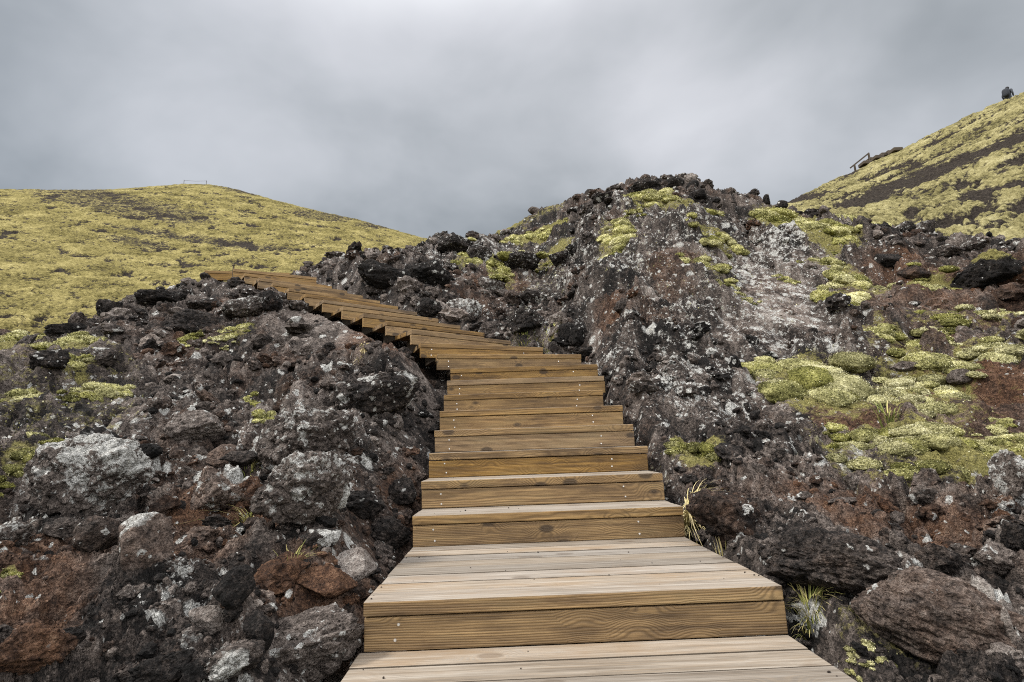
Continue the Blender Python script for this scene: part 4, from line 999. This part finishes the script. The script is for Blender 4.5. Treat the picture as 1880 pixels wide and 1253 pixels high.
# person walking just behind the right skyline
def person():
    r, z, a_ = hr_z(1853); _, t_ = az_t(1853, 157)
    k0 = int(np.argmax(z / r * (r < 55))); k = k0
    while k < len(r) - 1 and (z[k] + 1.72) / r[k] > z[k0] / r[k0] + .0195: k += 1
    base = Vector((r[k] * math.sin(a_), r[k] * math.cos(a_), z[k]))
    J = {'pelvis': (0, 0, .95, .16), 'belly': (.02, 0, 1.12, .165), 'chest': (.07, 0, 1.32, .18), 'neck': (.13, 0, 1.48, .065), 'head': (.17, 0, 1.58, .095), 'crown': (.18, 0, 1.68, .08),
         'shl': (.08, .19, 1.41, .075), 'ell': (.02, .27, 1.15, .055), 'hal': (.13, .25, .93, .04), 'shr': (.08, -.19, 1.41, .075), 'elr': (.0, -.27, 1.14, .055), 'har': (.12, -.24, .92, .04),
         'hil': (0, .1, .88, .11), 'knl': (.14, .11, .5, .075), 'anl': (.06, .11, .1, .05), 'tol': (.2, .11, .04, .045), 'hir': (0, -.1, .88, .11), 'knr': (-.02, -.11, .48, .075), 'anr': (-.2, -.11, .1, .05), 'tor': (-.06, -.11, .04, .045)}
    E_ = [('pelvis', 'belly'), ('belly', 'chest'), ('chest', 'neck'), ('neck', 'head'), ('head', 'crown'), ('chest', 'shl'), ('shl', 'ell'), ('ell', 'hal'), ('chest', 'shr'), ('shr', 'elr'), ('elr', 'har'),
          ('pelvis', 'hil'), ('hil', 'knl'), ('knl', 'anl'), ('anl', 'tol'), ('pelvis', 'hir'), ('hir', 'knr'), ('knr', 'anr'), ('anr', 'tor')]
    names = list(J); me = bpy.data.meshes.new('person'); me.from_pydata([J[q][:3] for q in names], [(names.index(a), names.index(b)) for a, b in E_], [])
    o = bpy.data.objects.new('person', me); col.objects.link(o)
    sk = o.modifiers.new('skin', 'SKIN'); ss = o.modifiers.new('smooth', 'SUBSURF'); ss.levels = ss.render_levels = 2
    for q, sv in zip(names, me.skin_vertices[0].data): sv.radius = (J[q][3],) * 2; sv.use_root = q == 'pelvis'
    me.materials.append(plain('dark_clothing', (.022, .026, .034), .8))
    o.location = base; o.rotation_euler = (0, 0, R(25))
    tag(o, 'distant person in dark jacket with a backpack walking on the right skyline', 'person')
    bm = bmesh.new(); bmesh.ops.create_icosphere(bm, subdivisions=3, radius=1)
    for v in bm.verts: v.co = Vector((math.copysign(abs(v.co.x) ** .7, v.co.x) * .13 - .16, math.copysign(abs(v.co.y) ** .7, v.co.y) * .19, math.copysign(abs(v.co.z) ** .7, v.co.z) * .28 + 1.24))
    obj_bm('backpack', bm, (plain('navy_pack', (.018, .022, .03), .8),), o)
    bm = bmesh.new(); bmesh.ops.create_icosphere(bm, subdivisions=3, radius=1)
    for v in bm.verts: v.co = Vector((v.co.x * .115 + .165, v.co.y * .105, max(v.co.z, -.35) * .115 + 1.64))
    obj_bm('knit_cap', bm, (plain('black_cap', (.02, .02, .022), .9),), o)
person()
print('things', round(time.time() - T0, 1))

# ------------------------------------------------------------------ sky and light
SUN_EL, SUN_AZ = R(46), R(-98)        # azimuth measured from +Y towards +X
wd = bpy.data.worlds.new('World'); sc.world = wd; wd.use_nodes = True
class _W: node_tree = wd.node_tree
t = NT(_W); bg = t.n['Background']
sky = t.add('ShaderNodeTexSky', sky_type='NISHITA', sun_disc=False, sun_elevation=SUN_EL, sun_rotation=SUN_AZ)
D = t.add('ShaderNodeTexCoord').outputs['Generated']
sx = t.add('ShaderNodeSeparateXYZ'); t.put(sx.inputs[0], D)
# clouds lie on a flat deck: stretch the direction by 1/(height)
hz = t.math('ADD', t.math('MAXIMUM', sx.outputs[2], 0), .35)
cv = t.add('ShaderNodeCombineXYZ'); t.put(cv.inputs[0], t.math('DIVIDE', sx.outputs[0], hz)); t.put(cv.inputs[1], t.math('DIVIDE', sx.outputs[1], hz)); cv.inputs[2].default_value = 3.3
n1 = t.noise(cv.outputs[0], 1.5, 5, .5, .35); n2 = t.noise(cv.outputs[0], 3.6, 4, .5, .3)
cl_ = t.math('ADD', t.math('MULTIPLY', n1, .64), t.math('MULTIPLY', n2, .36))
def lobe(px, py, k):
    d = ray(px, py); d = d / np.linalg.norm(d)
    dt = t.vmath('DOT_PRODUCT', D, tuple(d), out=1)
    return t.math('POWER', t.math('MAXIMUM', dt, 0.0), k)
val = t.math('ADD', .265, t.math('MULTIPLY', t.math('SUBTRACT', cl_, .5), .80))
for px, py, k, amp in ((700, 0, 12, .36), (1500, 40, 14, .05), (1370, 340, 40, .07), (100, 150, 20, .06), (850, 380, 24, -.09), (1210, 240, 90, .11), (280, 20, 30, .06), (560, 330, 14, -.07), (330, 200, 18, -.05), (1780, 60, 40, .10), (1150, 220, 20, .02)):
    val = t.math('ADD', val, t.math('MULTIPLY', lobe(px, py, k), amp))
val = t.math('MULTIPLY', val, .675)
zen = t.maprange(sx.outputs[2], .62, .95, 0, 1, True)
back = t.maprange(sx.outputs[1], .15, -.6, 0, .42, True)
val = t.math('ADD', t.math('MAXIMUM', val, .1), t.math('ADD', t.math('MULTIPLY', zen, 1.2), back))
bdir = Vector((.55, -.65, .52)).normalized()  # added sky glow behind the camera, fills light onto the turned stair fronts
bl_ = t.math('POWER', t.math('MAXIMUM', t.vmath('DOT_PRODUCT', D, tuple(bdir), out=1), 0.0), 4)
val = t.math('ADD', val, t.math('MULTIPLY', bl_, 1.6))
tint = t.ramp(val, [(.15, (.90, .97, 1.0)), (.4, (.968, .98, 1.02)), (.8, (1.0, 1.0, 1.01))])
sv = t.vmath('SCALE', tint); t.put(t.n[-1].inputs['Scale'], val)
skm = t.vmath('SCALE', sky.outputs[0]); t.n[-1].inputs['Scale'].default_value = .012
tot = t.vmath('ADD', sv, skm)
t.put(bg.inputs[0], tot); bg.inputs[1].default_value = 1.0
sl = bpy.data.lights.new('sun', 'SUN'); sl.energy = 3.0; sl.angle = R(10); sl.color = (1, .965, .91)
so = bpy.data.objects.new('sun', sl); col.objects.link(so)
sd_ = Vector((math.sin(SUN_AZ) * math.cos(SUN_EL), math.cos(SUN_AZ) * math.cos(SUN_EL), math.sin(SUN_EL)))
so.rotation_euler = sd_.to_track_quat('Z', 'Y').to_euler(); so.location = sd_ * 50
sc.view_settings.view_transform = 'Standard'; sc.view_settings.look = 'None'; sc.view_settings.exposure = .7; sc.view_settings.gamma = 1
sc.cycles.filter_width = 1.1; sc.cycles.use_denoising = False; sc.cycles.max_bounces = 4; sc.cycles.diffuse_bounces = 3
print('done', round(time.time() - T0, 1))
